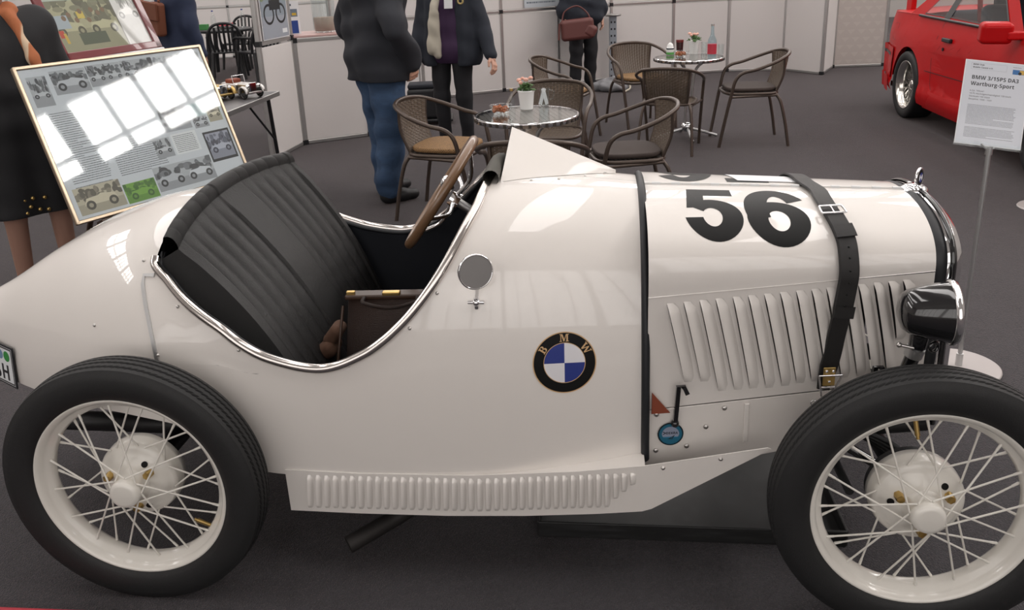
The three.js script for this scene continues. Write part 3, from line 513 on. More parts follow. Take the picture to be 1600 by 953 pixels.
// leather bonnet strap
{
  const near = [bonnetTop[1], ...car.children.filter((o) => o.name === 'bonnet_side')];
  const seq = [[1270, 291], [1277, 302], [1285, 315], [1294, 330], [1304, 346], [1313, 362], [1320, 380], [1323, 400], [1323, 425], [1319, 450], [1314, 475], [1309, 500], [1303, 525], [1298, 548], [1292, 570], [1287, 588], [1283, 604]];
  const q = []; for (const z of [-0.30, -0.25, -0.19, -0.12, -0.06, -0.02]) { const x = 1.728; let a = 0.5, lo = 0, hi = 1; for (let i = 0; i < 30; i++) { a = (lo + hi) / 2; if (arch(x, a).z > -z) lo = a; else hi = a; } q.push(archS(x + (z + 0.02) * 0.02, a, -1)); }
  const nz = V(0, 0, 1).transformDirection(bonnetTop.m4);
  for (const [x, y] of seq) { const h = y < 418 ? hits(x, y, [bonnetTop[1]]) : { p: V(...bonnetTop.hitP(x, y), 0.004).applyMatrix4(bonnetTop.m4), n: nz.clone() }; if (h) q.push(h); }
  const strap = holder('bonnet_strap', car, 'black leather bonnet strap with metal buckle');
  const P = q.map((h) => h.p.clone().addScaledVector(h.n, 0.0035)), N = q.map((h) => h.n.clone());
  for (let k = 0; k < 2; k++) for (let i = 1; i < N.length - 1; i++) N[i] = N[i - 1].clone().add(N[i]).add(N[i + 1]).normalize();
  const cv = new THREE.CatmullRomCurve3(P, false, 'centripetal'), n = 90, pts = cv.getPoints(n), up = pts.map((_, i) => { const f = i / n * (N.length - 1), k = Math.min(N.length - 2, Math.floor(f)); return N[k].clone().lerp(N[k + 1], f - k).normalize(); });
  for (let i = 0; i <= n; i++) pts[i].addScaledVector(up[i], 0.004);
  part('strap_band', ribbon(pts, up, (t) => 0.046 - 0.014 * clamp((t - 0.9) / 0.1, 0, 1), 0.0045), M.strap_leather, strap);
  const bi = pts.reduce((b, p, i) => p.distanceTo(hits(1310, 345, [bonnetTop[1]]).p) < pts[b].distanceTo(hits(1310, 345, [bonnetTop[1]]).p) ? i : b, 0);
  const tongue = (i0, i1, w, off) => ribbon(pts.slice(i0, i1).map((p, i) => p.clone().addScaledVector(up[i0 + i], off)), up.slice(i0, i1), w, 0.0045);
  part('strap_tongue', tongue(bi - 1, bi + 28, 0.047, 0.0055), M.strap_leather, strap);
  part('strap_keeper', tongue(bi + 4, bi + 9, 0.054, 0.011), M.strap_leather, strap);
  part('strap_keeper', tongue(bi + 26, bi + 30, 0.053, 0.011), M.strap_leather, strap);
  for (let k = 0; k < 6; k++) { const i = bi + 11 + k * 3; const m = part('strap_hole', new THREE.SphereGeometry(0.0026, 8, 6), M.decal_black, strap); m.position.copy(pts[i]).addScaledVector(up[i], 0.0098); }
  { const i = bi - 2, t = pts[i + 1].clone().sub(pts[i]).normalize(), s = up[i].clone().cross(t).normalize(), c = pts[i].clone().addScaledVector(up[i], 0.011), cr = (a, b) => c.clone().addScaledVector(s, a).addScaledVector(t, b);
    part('strap_buckle', new THREE.TubeGeometry(new THREE.CatmullRomCurve3([cr(-0.028, -0.014), cr(0.028, -0.014), cr(0.030, 0.014), cr(-0.030, 0.014)], true, 'catmullrom', 0.05), 60, 0.003, 8, true), M.chrome, strap);
    part('buckle_prong', rod(cr(0, -0.014), cr(0, 0.018), 0.0022), M.chrome, strap); }
  // sprung anchor at the lower end
  const a = bonnetTop.hitP(1292, 566), b = bonnetTop.hitP(1284, 628), mm = bonnetTop.m4, W = (u, v, z) => V(u, v, z).applyMatrix4(mm), hook = holder('strap_anchor', car, 'brass and steel spring anchor holding the strap');
  part('anchor_plate', bake(rbox(0.030, 0.05, 0.004, 0.002, lerp(a[0], b[0], 0.2), lerp(a[1], b[1], 0.25), 0.022), mm), M.brass, hook);
  const cx = lerp(a[0], b[0], 0.3), cy = lerp(a[1], b[1], 0.2);
  part('anchor_link', [rod(W(cx - 0.026, cy, 0.028), W(cx + 0.03, cy, 0.028), 0.0024), rod(W(cx - 0.026, cy, 0.028), W(cx - 0.014, cy - 0.06, 0.02), 0.0024), rod(W(cx + 0.03, cy, 0.028), W(cx + 0.008, cy - 0.06, 0.02), 0.0024), rod(W(cx - 0.018, cy - 0.035, 0.022), W(cx + 0.016, cy - 0.035, 0.022), 0.003), rod(W(b[0] - 0.022, b[1] + 0.006, 0.012), W(b[0], b[1] + 0.01, 0.014), 0.0024), put(new THREE.TorusGeometry(0.006, 0.002, 8, 16), ...W(b[0] - 0.026, b[1] + 0.006, 0.012).toArray())], M.chrome, hook);
  for (const [du, dv] of [[-0.008, 0.016], [0.008, 0.016], [0, -0.012]]) part('anchor_rivet', bake(put(new THREE.SphereGeometry(0.004, 8, 6), lerp(a[0], b[0], 0.2) + du, lerp(a[1], b[1], 0.25) + dv, 0.025), mm), M.chrome, hook);
  part('red_tab', bake(rbox(0.026, 0.012, 0.003, 0.002, b[0] + 0.006, b[1] + 0.008, 0.016), mm), mat('tab_red', new THREE.Color(0.45, 0.05, 0.05), 0.5), hook);
}
// a sheet of paper on the far bonnet half
{ const S = (u, v) => archS(1.535 + u, aOfLen(1.535 + u, 0.02 + v), -1); part('paper_note', drape(poly([[0, 0.13], [0.02, 0.03], [0.21, 0.02], [0.19, 0.13]]), S, 0.05, 0.002), M.paper, car, 'white sheet of paper lying on the bonnet'); }
// wheels --------------------------------------------------------------
function tyreGeo() {
  const prof = [[0.246, -0.030], [0.252, -0.040], [0.268, -0.0475], [0.288, -0.0495], [0.308, -0.0490], [0.321, -0.0460], [0.3285, -0.0415]];
  const half = []; prof.forEach((p) => half.push(p));
  const tread = []; for (let i = 0; i <= 36; i++) { const z = lerp(-0.0395, 0.0395, i / 36); tread.push([0.3385 - 4.0 * z * z, z]); }
  const all = [...half, ...tread, ...prof.slice().reverse().map(([r, z]) => [r, -z])], n = 264;
  return grid(n, all.length - 1, (u, v) => {
    const k = Math.round(v * (all.length - 1)); let [r, z] = all[k]; const a = u * PI * 2, i = Math.round(u * n);
    if (k >= half.length && k < half.length + tread.length) { const zz = z + 0.0012 * (i % 2 ? 1 : -1); for (const g of [-0.027, -0.0095, 0.0095, 0.027]) if (Math.abs(zz - g) < 0.0021) r -= 0.005; }
    else if ((k === half.length - 1 || k === half.length + tread.length || k === half.length - 2 || k === half.length + tread.length + 1)) r -= i % 2 ? 0.0025 : 0;
    return V(r * Math.cos(a), Math.max(-0.3318, r * Math.sin(a)), z);   // flattened where it bears on the floor
  }, (u, v) => [u * 4, v]);
}
const WG = { tyre: toCreasedNormals(tyreGeo(), 0.6) };
const spin = (pts, seg = 72) => put(lathe(pts, seg), 0, 0, 0, PI / 2, 0, 0);   // lathe axis y -> z
WG.rim = spin([[0.246, 0.030], [0.2515, 0.0345], [0.2525, 0.038], [0.250, 0.040], [0.246, 0.039], [0.240, 0.034], [0.236, 0.026], [0.2335, 0.019], [0.222, 0.013], [0.218, 0.004], [0.218, -0.006], [0.222, -0.014], [0.2335, -0.020], [0.238, -0.028], [0.246, -0.037], [0.251, -0.039], [0.2525, -0.036], [0.246, -0.030]], 96);
WG.drum = spin([[0.0, -0.055], [0.104, -0.055], [0.106, -0.035], [0.104, -0.014], [0.101, -0.006], [0.095, -0.003], [0.088, 0.001], [0.075, 0.014], [0.05, 0.022], [0.034, 0.026], [0.030, 0.028]], 64);
WG.hub = spin([[0.052, 0.018], [0.042, 0.028], [0.038, 0.045], [0.0375, 0.06], [0.034, 0.067], [0.025, 0.070], [0, 0.0705]], 40);
WG.spoke = new THREE.CylinderGeometry(0.0025, 0.0025, 1, 7); WG.nipple = new THREE.CylinderGeometry(0.0036, 0.0030, 0.016, 8);
WG.nut = new THREE.CylinderGeometry(0.010, 0.011, 0.02, 6).rotateX(PI / 2);
function wheel(name, x, z, s, turn, steer) {
  const w = holder(name, car, 'wire spoked wheel with cream rim and black tyre'); w.position.set(x, 0.332, z); w.rotation.set(0, (s < 0 ? PI : 0) + steer, 0);
  part('tyre', WG.tyre, M.rubber, w, 'black treaded tyre'); part('rim', WG.rim, M.wheel_paint, w, 'cream wheel rim'); part('brake_drum', WG.drum, M.wheel_paint, w, 'cream drum'); part('hub', WG.hub, M.wheel_paint, w);
  const sp = (a, b) => { const d = b.clone().sub(a), m = part('spoke', WG.spoke, M.wheel_paint, w); m.position.copy(a).addScaledVector(d, 0.5); m.quaternion.setFromUnitVectors(V(0, 1, 0), d.clone().normalize()); m.scale.set(1, d.length(), 1); const q = part('nipple', WG.nipple, M.wheel_paint, w); q.position.copy(b).addScaledVector(d.clone().normalize(), -0.010); q.quaternion.copy(m.quaternion); };
  const pol = (r, a, zz) => V(r * Math.cos(a), r * Math.sin(a), zz), n = 16;
  for (let i = 0; i < n; i++) {
    const a = turn + i * 2 * PI / n, k = i % 2 ? 1 : -1;
    sp(pol(0.039, a + k * 0.95, 0.050), pol(0.224, a, 0.012));
    if (i % 2 === 0 || true) sp(pol(0.099, a + PI / n + k * 0.5, -0.004), pol(0.220, a + PI / n, -0.010));
  }
  for (let i = 0; i < 3; i++) { const a = turn + 0.5 + i * 2 * PI / 3; const m = part('wheel_nut', WG.nut, M.brass, w, 'brass wheel nut'); m.position.copy(pol(0.062, a, 0.026)); const h = part('drum_hole', cyl(0.008, 0.008, 0.003, 0, 0, 0, 14, PI / 2), M.decal_black, w); h.position.copy(pol(0.07, a + 0.35, 0.0165)); h.rotation.set(0.3 * Math.sin(a + 0.35) * -1, 0.3 * Math.cos(a + 0.35), 0); }
  const va = name === 'rear_wheel' ? -0.62 : 1.72; const vs = part('valve', [rod(pol(0.218, va, 0.004), pol(0.184, va, 0.012), 0.0052, 0.0058), rod(pol(0.186, va, 0.0115), pol(0.176, va, 0.014), 0.004)], M.brass, w, 'brass tyre valve');
  return w;
}
wheel('rear_wheel', 0, 0.492, 1, 0.12, 0); wheel('front_wheel', 1.905, 0.492, 1, 0.05, -0.0105);
wheel('rear_wheel', 0, -0.492, -1, 0.2, 0); wheel('front_wheel', 1.905, -0.492, -1, 0.3, 0);
// chassis, axles, exhaust
{
  for (const s of [1, -1]) {
    part('chassis_rail', [rod(V(-0.45, 0.36, 0.26 * s), V(1.3, 0.33, 0.26 * s), 0.028), rod(V(1.3, 0.33, 0.26 * s), V(2.02, 0.37, 0.20 * s), 0.026)], M.black_paint, car);
    part('leaf_spring', [0, 1, 2, 3].map((i) => tube([[1.72 + i * 0.03, 0.40 - i * 0.011, 0.22 * s], [1.9, 0.365 - i * 0.011, 0.3 * s], [1.93, 0.33 - i * 0.011, 0.38 * s]], 0.008, 12, 6)), M.black_paint, car);
    part('friction_damper', [put(cyl(0.035, 0.035, 0.03, 0, 0, 0, 24, PI / 2), 1.72, 0.42, 0.34 * s), rod(V(1.72, 0.42, 0.34 * s), V(1.88, 0.33, 0.38 * s), 0.012)], M.black_gloss, car);
    part('stub_axle', [rod(V(1.905, 0.33, 0.36 * s), V(1.905, 0.33, 0.5 * s), 0.022), put(cyl(0.10, 0.10, 0.02, 1.905, 0.33, 0.425 * s, 32, PI / 2))], M.black_paint, car);
    part('half_shaft', rod(V(0, 0.33, 0), V(0, 0.33, 0.48 * s), 0.03), M.black_paint, car);
  }
  part('front_axle', rod(V(1.905, 0.31, -0.42), V(1.905, 0.31, 0.42), 0.022), M.black_paint, car);
  part('track_rod', rod(V(1.78, 0.29, -0.4), V(1.78, 0.29, 0.4), 0.011), M.black_paint, car);
  part('engine_sump', rbox(0.5, 0.2, 0.24, 0.04, 1.6, 0.38, 0), M.black_paint, car);
  const e = onY(545, 851, 0.085), t = onY(622, 806, 0.115), ex = new THREE.CatmullRomCurve3([e, e.clone().lerp(t, 0.6), t, V(0.8, 0.2, 0.25), V(1.2, 0.24, 0.2)]);
  part('exhaust_pipe', [new THREE.TubeGeometry(ex, 40, 0.0235, 20), put(new THREE.TorusGeometry(0.0225, 0.0016, 8, 24), 0, 0, 0).applyQuaternion(new THREE.Quaternion().setFromUnitVectors(V(0, 0, 1), t.clone().sub(e).normalize())).translate(e.x, e.y, e.z)], mat('exhaust', new THREE.Color(0.03, 0.027, 0.026), 0.6, { metalness: 0.5 }), car, 'dark exhaust pipe');
}
// number plate on the tail
{
  const pl = holder('number_plate', car, 'white number plate with black characters on the tail'); const tex = canvasTex(512, 256, (g) => { g.fillStyle = '#dfe2e4'; g.fillRect(0, 0, 512, 256); g.strokeStyle = '#111'; g.lineWidth = 10; g.strokeRect(8, 8, 496, 240); g.fillStyle = '#14161a'; g.font = 'bold 150px sans-serif'; g.fillText('SH', 280, 232); g.fillStyle = '#6d8aa8'; g.beginPath(); g.arc(370, 60, 34, 0, 7); g.fill(); g.fillStyle = '#2f8a3c'; g.beginPath(); g.arc(446, 62, 36, 0, 7); g.fill(); });
  const at = hits(22, 572, [bodyMesh]) ?? hits(40, 540, [bodyMesh]), n = at.n.clone(), y = V(0, 1, 0).addScaledVector(n, -n.y).normalize(), x = y.clone().cross(n), m4 = new THREE.Matrix4().makeBasis(x, y, n).setPosition(at.p.clone().addScaledVector(x, -0.115).addScaledVector(n, 0.006).addScaledVector(y, -0.002));
  part('plate_face', bake(put(new THREE.PlaneGeometry(0.255, 0.115), 0, 0, 0.0025), m4), mat('plate_print', 0xffffff, 0.4, { map: tex }), pl); part('plate_frame', bake(rbox(0.268, 0.128, 0.004, 0.002), m4), M.black_trim, pl);
}
// leather bag on the seat
{
  const b = thing('leather_bag', 'brown leather doctor bag with metal clasp lying on the roadster seat', 'bag', [0.60, 0.462, 0.10], 0.06);
  part('bag_body', grid(40, 30, (u, v) => { const a = u * PI * 2, k = Math.pow(Math.sin(PI * Math.min(1, v * 0.5 + 0.5)), 0.5); const hw = lerp(0.145, 0.125, v), hd = lerp(0.085, 0.018, Math.pow(v, 1.3)), c = Math.cos(a), s = Math.sin(a), e = 0.5; return V(hw * Math.sign(c) * Math.pow(Math.abs(c), e), 0.215 * v + 0.003 * Math.sin(9 * u * PI) * Math.sin(5 * v), hd * Math.sign(s) * Math.pow(Math.abs(s), e) * (1 + 0.04 * Math.sin(14 * u + 6 * v))); }, (u, v) => [u * 2, v]), M.bag_leather, b);
  part('bag_base', rbox(0.28, 0.01, 0.165, 0.004, 0, 0.005, 0), M.bag_leather, b);
  part('bag_frame', [rbox(0.262, 0.014, 0.042, 0.005, 0, 0.219, 0), rod(V(-0.135, 0.2, 0.03), V(-0.15, 0.06, 0.085), 0.004)], M.dark_wood, b, 'dark top frame');
  part('bag_handle', tube([[-0.075, 0.222, 0.026], [-0.07, 0.215, 0.05], [0, 0.205, 0.062], [0.07, 0.215, 0.05], [0.075, 0.222, 0.026]], 0.0055, 30, 8), M.bag_leather, b);
  part('bag_clasp', [rbox(0.05, 0.012, 0.018, 0.003, 0, 0.228, 0.012), rbox(0.024, 0.014, 0.012, 0.002, -0.115, 0.228, 0.008), rbox(0.024, 0.014, 0.012, 0.002, 0.115, 0.228, 0.008)], M.brass, b, 'metal clasp');
  const g = solo('leather_gauntlet', [rbox(0.11, 0.05, 0.09, 0.022, 0, 0, 0, 0, 0, 0.5), rbox(0.07, 0.04, 0.07, 0.018, 0.04, 0.05, -0.01, 0, 0, 0.9)], mat('suede', new THREE.Color(0.10, 0.05, 0.03), 0.9), 'crumpled brown suede glove beside the leather bag', 'glove'); g.position.set(0.385, 0.515, 0.12);
}
// black tray on the carpet under the engine
{
  const t = thing('drip_tray', 'scuffed black drip tray on the carpet under the roadster engine', 'tray', [1.42, 0, -0.02]);
  const tx = noiseTex(512, (x, y) => { const k = 0.35 + 0.5 * Math.pow(n3(x * 1.5, y * 0.6), 3) + 0.25 * Math.pow(n4(x, y * 0.4), 4); return [255 * clamp(k, 0, 1)]; });
  const m = mat('tray_black', new THREE.Color(0.03, 0.03, 0.031), 0.5, { map: tx });
  part('tray_base', rbox(0.84, 0.012, 0.52, 0.004, 0, 0.006, 0), m, t);
  for (const z of [-0.26, 0.26]) part('tray_wall', rbox(0.84, 0.05, 0.008, 0.003, 0, 0.025, z), m, t);
  for (const x of [-0.42, 0.42]) part('tray_wall', rbox(0.008, 0.05, 0.52, 0.003, x, 0.025, 0), m, t);
}

// ---------------------------------------------------------------- information board on its easel
const basis = (r, u, n, p) => new THREE.Matrix4().makeBasis(r, u, n).setPosition(p);
const seededPhoto = (g, x, y, w, h, tone, k) => {                        // small generic photograph: ground, trees, a vehicle-like shape
  g.save(); g.beginPath(); g.rect(x, y, w, h); g.clip();
  const c = (v) => { const t = tone(v); return `rgb(${t.map((q) => Math.round(clamp(q, 0, 255))).join(',')})`; };
  g.fillStyle = c(0.75); g.fillRect(x, y, w, h); g.fillStyle = c(0.62); g.fillRect(x, y + h * 0.62, w, h * 0.4);
  for (let i = 0; i < 40; i++) { g.fillStyle = c(rnd(0.15, 0.5)); g.beginPath(); g.ellipse(x + rnd(w), y + h * rnd(0.1, 0.5), w * rnd(0.02, 0.09), h * rnd(0.04, 0.14), 0, 0, 7); g.fill(); }
  const n = k || 1; for (let i = 0; i < n; i++) { const cx = x + w * (i + 0.5) / n, cy = y + h * 0.62, s = Math.min(w / n, h * 1.5) * 0.42; g.fillStyle = c(rnd(0.8, 0.95)); g.beginPath(); g.moveTo(cx - s, cy + s * 0.1); g.lineTo(cx - s * 0.8, cy - s * 0.3); g.lineTo(cx - s * 0.1, cy - s * 0.35); g.lineTo(cx + s * 0.1, cy - s * 0.45); g.lineTo(cx + s * 0.9, cy - s * 0.28); g.lineTo(cx + s, cy + s * 0.1); g.fill(); g.fillStyle = c(0.08); for (const q of [-0.65, 0.7]) { g.beginPath(); g.arc(cx + q * s, cy + s * 0.12, s * 0.27, 0, 7); g.fill(); } g.fillStyle = c(0.6); for (const q of [-0.65, 0.7]) { g.beginPath(); g.arc(cx + q * s, cy + s * 0.12, s * 0.13, 0, 7); g.fill(); } g.fillStyle = c(0.2); g.beginPath(); g.arc(cx - s * 0.3, cy - s * 0.5, s * 0.16, 0, 7); g.fill(); }
  for (let i = 0; i < w * h / 60; i++) { g.fillStyle = c(rnd(0.1, 0.9)); g.globalAlpha = 0.12; g.fillRect(x + rnd(w), y + rnd(h), 2, 2); } g.globalAlpha = 1;
  g.restore();
};
const GREY = (v) => [30 + 190 * v, 32 + 190 * v, 36 + 192 * v], SEPIA = (v) => [60 + 165 * v, 56 + 158 * v, 48 + 142 * v], GREEN = (v) => [40 + 90 * v, 80 + 100 * v, 25 + 40 * v];
const textLines = (g, x, y, w, h, step, col = '#55585c') => { g.fillStyle = col; for (let yy = y; yy < y + h; yy += step) { let xx = x; const end = x + w * (rnd() < 0.12 ? rnd(0.3, 0.8) : rnd(0.94, 1)); while (xx < end) { const l = rnd(4, 17); g.fillRect(xx, yy, Math.min(l, end - xx), step * 0.34); xx += l + 3; } } };
{
  const C = V(-1.054, 0.857, -1.593), r = V(0.4808, 0.008, -0.8768).normalize(), d = V(0.3282, -0.9289, 0.1715), u = d.clone().negate().normalize(), n = r.clone().cross(u).normalize(), W = 0.95, H = 0.73;
  const m4 = basis(r, u, n, C);
  const tex = canvasTex(1300, 1000, (g, w, h) => {
    g.fillStyle = '#c9ccd2'; g.fillRect(0, 0, w, h);
    seededPhoto(g, 30, 50, 120, 200, GREY); seededPhoto(g, 180, 30, 235, 160, GREY); seededPhoto(g, 420, 22, 240, 150, GREY, 2); seededPhoto(g, 662, 20, 240, 150, GREY, 2); seededPhoto(g, 905, 24, 170, 130, (v) => GREY(v * 0.6 + 0.4)); seededPhoto(g, 1100, 20, 180, 120, GREY, 3);
    textLines(g, 60, 300, 260, 480, 15); textLines(g, 60, 795, 260, 20, 15); textLines(g, 375, 560, 360, 240, 15); textLines(g, 380, 540, 200, 14, 15);
    seededPhoto(g, 30, 800, 310, 180, SEPIA, 1); seededPhoto(g, 350, 850, 230, 135, GREEN, 1); seededPhoto(g, 590, 790, 460, 175, GREY, 2);
    seededPhoto(g, 790, 400, 220, 170, GREY, 2); g.fillStyle = '#9fb0b4'; g.fillRect(1030, 400, 120, 180); seededPhoto(g, 1030, 500, 120, 85, GREY); g.fillStyle = '#a9b8a9'; g.fillRect(1160, 380, 120, 180); seededPhoto(g, 1165, 420, 110, 140, SEPIA);
    seededPhoto(g, 670, 600, 130, 140, GREY); g.fillStyle = '#d9dadc'; g.fillRect(815, 590, 200, 150); textLines(g, 830, 605, 170, 125, 13);
    g.fillStyle = '#191a1f'; g.fillRect(1062, 625, 222, 230); seededPhoto(g, 1075, 640, 196, 195, (v) => [40 + 150 * v, 42 + 150 * v, 56 + 150 * v], 1);
  });
  const b = thing('information_board', 'framed information board of old racing photographs on an easel behind the roadster tail', 'board');
  part('print_sheet', bake(put(new THREE.PlaneGeometry(W - 0.02, H - 0.02), 0, 0, 0.004), m4), mat('board_print', 0xffffff, 0.6, { map: tex }), b);
  part('glass_cover', bake(box(W - 0.02, H - 0.02, 0.003, 0, 0, 0.0075), m4), M.glass, b);
  part('backing', bake(box(W - 0.01, H - 0.01, 0.01, 0, 0, -0.003), m4), M.dark_wood, b);
  const fm = mat('frame_gold', new THREE.Color(0.50, 0.40, 0.29), 0.3, { metalness: 0.8 });
  for (const s of [-1, 1]) { part('frame_side', bake(rbox(0.016, H + 0.012, 0.024, 0.004, s * W / 2, 0, 0), m4), fm, b); part('frame_rail', bake(rbox(W + 0.012, 0.016, 0.024, 0.004, 0, s * H / 2, 0), m4), fm, b); }
  const e = thing('wooden_easel', 'dark wooden easel carrying the information board behind the roadster tail', 'easel');
  const P = (x, y, z) => V(x, y, z).applyMatrix4(m4), foot = (p, sx) => { const q = p.clone(); const k = (p.y) / u.y; q.addScaledVector(u, -k).addScaledVector(r, sx); q.y = 0.0; return q; };
  for (const s of [-1, 1]) { const t = P(s * 0.2, H / 2 - 0.04, -0.03), lo = P(s * 0.3, -H / 2 - 0.02, -0.035); part('easel_leg', rod(t, foot(lo, s * 0.1).add(V(0, 0.0, 0)), 0.016, 0.016, 8), M.dark_wood, e); }
  const t = P(0, H / 2 - 0.05, -0.05), ft = t.clone().addScaledVector(n, -0.75); ft.y = 0; part('easel_rear_leg', rod(t, ft, 0.015, 0.015, 8), M.dark_wood, e);
  part('easel_tray', bake(rbox(W * 0.8, 0.02, 0.06, 0.004, 0, -H / 2 - 0.025, 0.0), m4), M.dark_wood, e);
}
{ // red framed picture further back
  const a = V(-2.708, 1.0, -3.488), bb = V(-2.528, 1.0, -4.565), r = bb.clone().sub(a).normalize(), u = V(-0.3282, 0.9289, -0.1715); u.addScaledVector(r, -u.dot(r)).normalize(); const n = r.clone().cross(u), W = a.distanceTo(bb), H = 0.80;
  const m4 = basis(r, u, n, a.clone().add(bb).multiplyScalar(0.5).addScaledVector(u, H / 2));
  const tex = canvasTex(800, 600, (g, w, h) => { g.fillStyle = '#5d5c50'; g.fillRect(0, 0, w, h); seededPhoto(g, 0, 200, 560, 400, (v) => [60 + 120 * v, 62 + 118 * v, 46 + 100 * v], 2); seededPhoto(g, 570, 0, 230, 600, (v) => [120 + 120 * v, 122 + 120 * v, 118 + 120 * v], 1); g.fillStyle = '#9aa39a'; g.fillRect(0, 190, 540, 60); g.fillStyle = '#93a0a6'; g.fillRect(20, 350, 130, 90); g.fillStyle = '#b7a54a'; g.fillRect(235, 330, 60, 50); g.fillStyle = '#6f5a42'; for (let i = 0; i < 8; i++) { g.beginPath(); g.arc(120 + i * 50, 320 + rnd(80), 18, 0, 7); g.fill(); } g.fillStyle = '#46503c'; g.fillRect(180, 480, 230, 80); g.fillStyle = '#a93a22'; g.fillRect(30, 450, 40, 50); g.fillStyle = '#b59a3d'; g.fillRect(60, 470, 22, 70); });
  const b = thing('framed_picture', 'picture of parked cars in a dark red frame standing behind the information board', 'picture');
  part('print_sheet', bake(put(new THREE.PlaneGeometry(W - 0.12, H - 0.12), 0, 0, 0.004), m4), mat('picture_print', 0xffffff, 0.5, { map: tex, clearcoat: 1, clearcoatRoughness: 0.02 }), b);
  part('backing', bake(box(W - 0.06, H - 0.06, 0.012, 0, 0, -0.004), m4), M.dark_wood, b);
  const fm = mat('frame_red', new THREE.Color(0.17, 0.015, 0.02), 0.28, { clearcoat: 1 });
  for (const s of [-1, 1]) { part('frame_side', bake(rbox(0.075, H, 0.03, 0.008, s * (W / 2 - 0.037), 0, 0.005), m4), fm, b); part('frame_rail', bake(rbox(W, 0.06, 0.03, 0.008, 0, s * (H / 2 - 0.03), 0.005), m4), fm, b); }
  const e = thing('metal_easel', 'metal easel with a silver ledge carrying the red framed picture', 'easel'); const P = (x, y, z) => V(x, y, z).applyMatrix4(m4);
  part('easel_ledge', bake(rbox(W * 0.96, 0.05, 0.07, 0.02, 0, -H / 2 - 0.03, 0.02), m4), M.brushed, e);
  for (const s of [-1, 1]) { const lo = P(s * 0.3, -H / 2 - 0.03, -0.03), hi = P(s * 0.2, H / 2, -0.04), f = lo.clone().addScaledVector(u, -lo.y / u.y); f.y = 0; part('easel_leg', rod(hi, f, 0.014), M.black_plastic, e); }
  const t = P(0, H / 2, -0.05), ft = t.clone().addScaledVector(n, -0.9); ft.y = 0; part('easel_rear_leg', rod(t, ft, 0.014), M.black_plastic, e);
}
// ---------------------------------------------------------------- exhibition stand partitions
function partition(name, label, a, b, o = {}) {
  const H = o.h ?? 2.5, rail = o.rail ?? 1.0, d = V(b[0] - a[0], 0, b[1] - a[1]), L = d.length(), g = thing(name, label, o.category ?? 'partition', [a[0], 0, a[1]], Math.atan2(-d.z, d.x), o.group);
  const n = Math.max(1, Math.round(L / 1.0)), pm = o.m ?? M.panel_white;
  const post = new RoundedBoxGeometry(0.04, H, 0.04, 2, 0.008).translate(0, H / 2, 0), joint = new THREE.BoxGeometry(0.046, 0.045, 0.046);
  for (let i = 0; i <= n; i++) { const p = part('post', post, M.aluminium, g); p.position.x = i * L / n; for (const y of [0.022, rail, ...(H > 2 ? [H - 0.02] : [])]) { const j = part('joint', joint, M.black_plastic, g); j.position.set(i * L / n, y, 0); } }
  for (let i = 0; i < n; i++) {
    const w = L / n - 0.04, x = (i + 0.5) * L / n;
    part('panel', box(w, rail - 0.06, 0.016, x, rail / 2 - 0.005, 0), pm, g);
    if (H - rail > 0.3) part('panel', box(w, H - rail - 0.05, 0.016, x, (H + rail) / 2, 0), pm, g);
    for (const y of [0.02, rail, H - 0.02]) part('rail', rbox(w, 0.035, 0.028, 0.006, x, y, 0, 0, 0, 0, 1), M.aluminium, g);
  }
  return g;
}
partition('display_wall', 'white display panel with a motorcycle poster beside the black garden furniture', [-1.66, -4.55], [-1.62, -5.2]);
{ // motorcycle poster on it
  const tex = canvasTex(256, 360, (g, w, h) => { g.fillStyle = '#8f99a3'; g.fillRect(0, 0, w, h); g.fillStyle = '#6f7a6a'; for (let i = 0; i < 60; i++) { g.fillStyle = ['#56624c', '#7b8a6a', '#8b9790'][i % 3]; g.beginPath(); g.arc(rnd(w), rnd(150), rnd(8, 26), 0, 7); g.fill(); } g.fillStyle = '#9ea3ad'; g.fillRect(0, 250, w, 110); g.strokeStyle = '#17181a'; g.lineWidth = 12; for (const x of [70, 190]) { g.beginPath(); g.arc(x, 240, 46, 0, 7); g.stroke(); } g.fillStyle = '#202226'; g.fillRect(80, 170, 110, 50); g.fillRect(110, 130, 60, 60); g.lineWidth = 8; g.beginPath(); g.moveTo(190, 240); g.lineTo(160, 110); g.lineTo(120, 100); g.stroke(); g.fillStyle = '#e6e8ea'; g.fillRect(190, 320, 50, 22); });
  const p = thing('motorcycle_poster', 'poster of a vintage motorcycle fixed to the white display panel', 'poster', [-1.618, 1.33, -4.87], PI / 2 - 0.06);
  part('poster_sheet', box(0.5, 0.6, 0.004, 0, 0, 0.004), mat('moto_print', 0xffffff, 0.5, { map: tex }), p); part('poster_backing', box(0.52, 0.62, 0.004), M.paper, p);
}
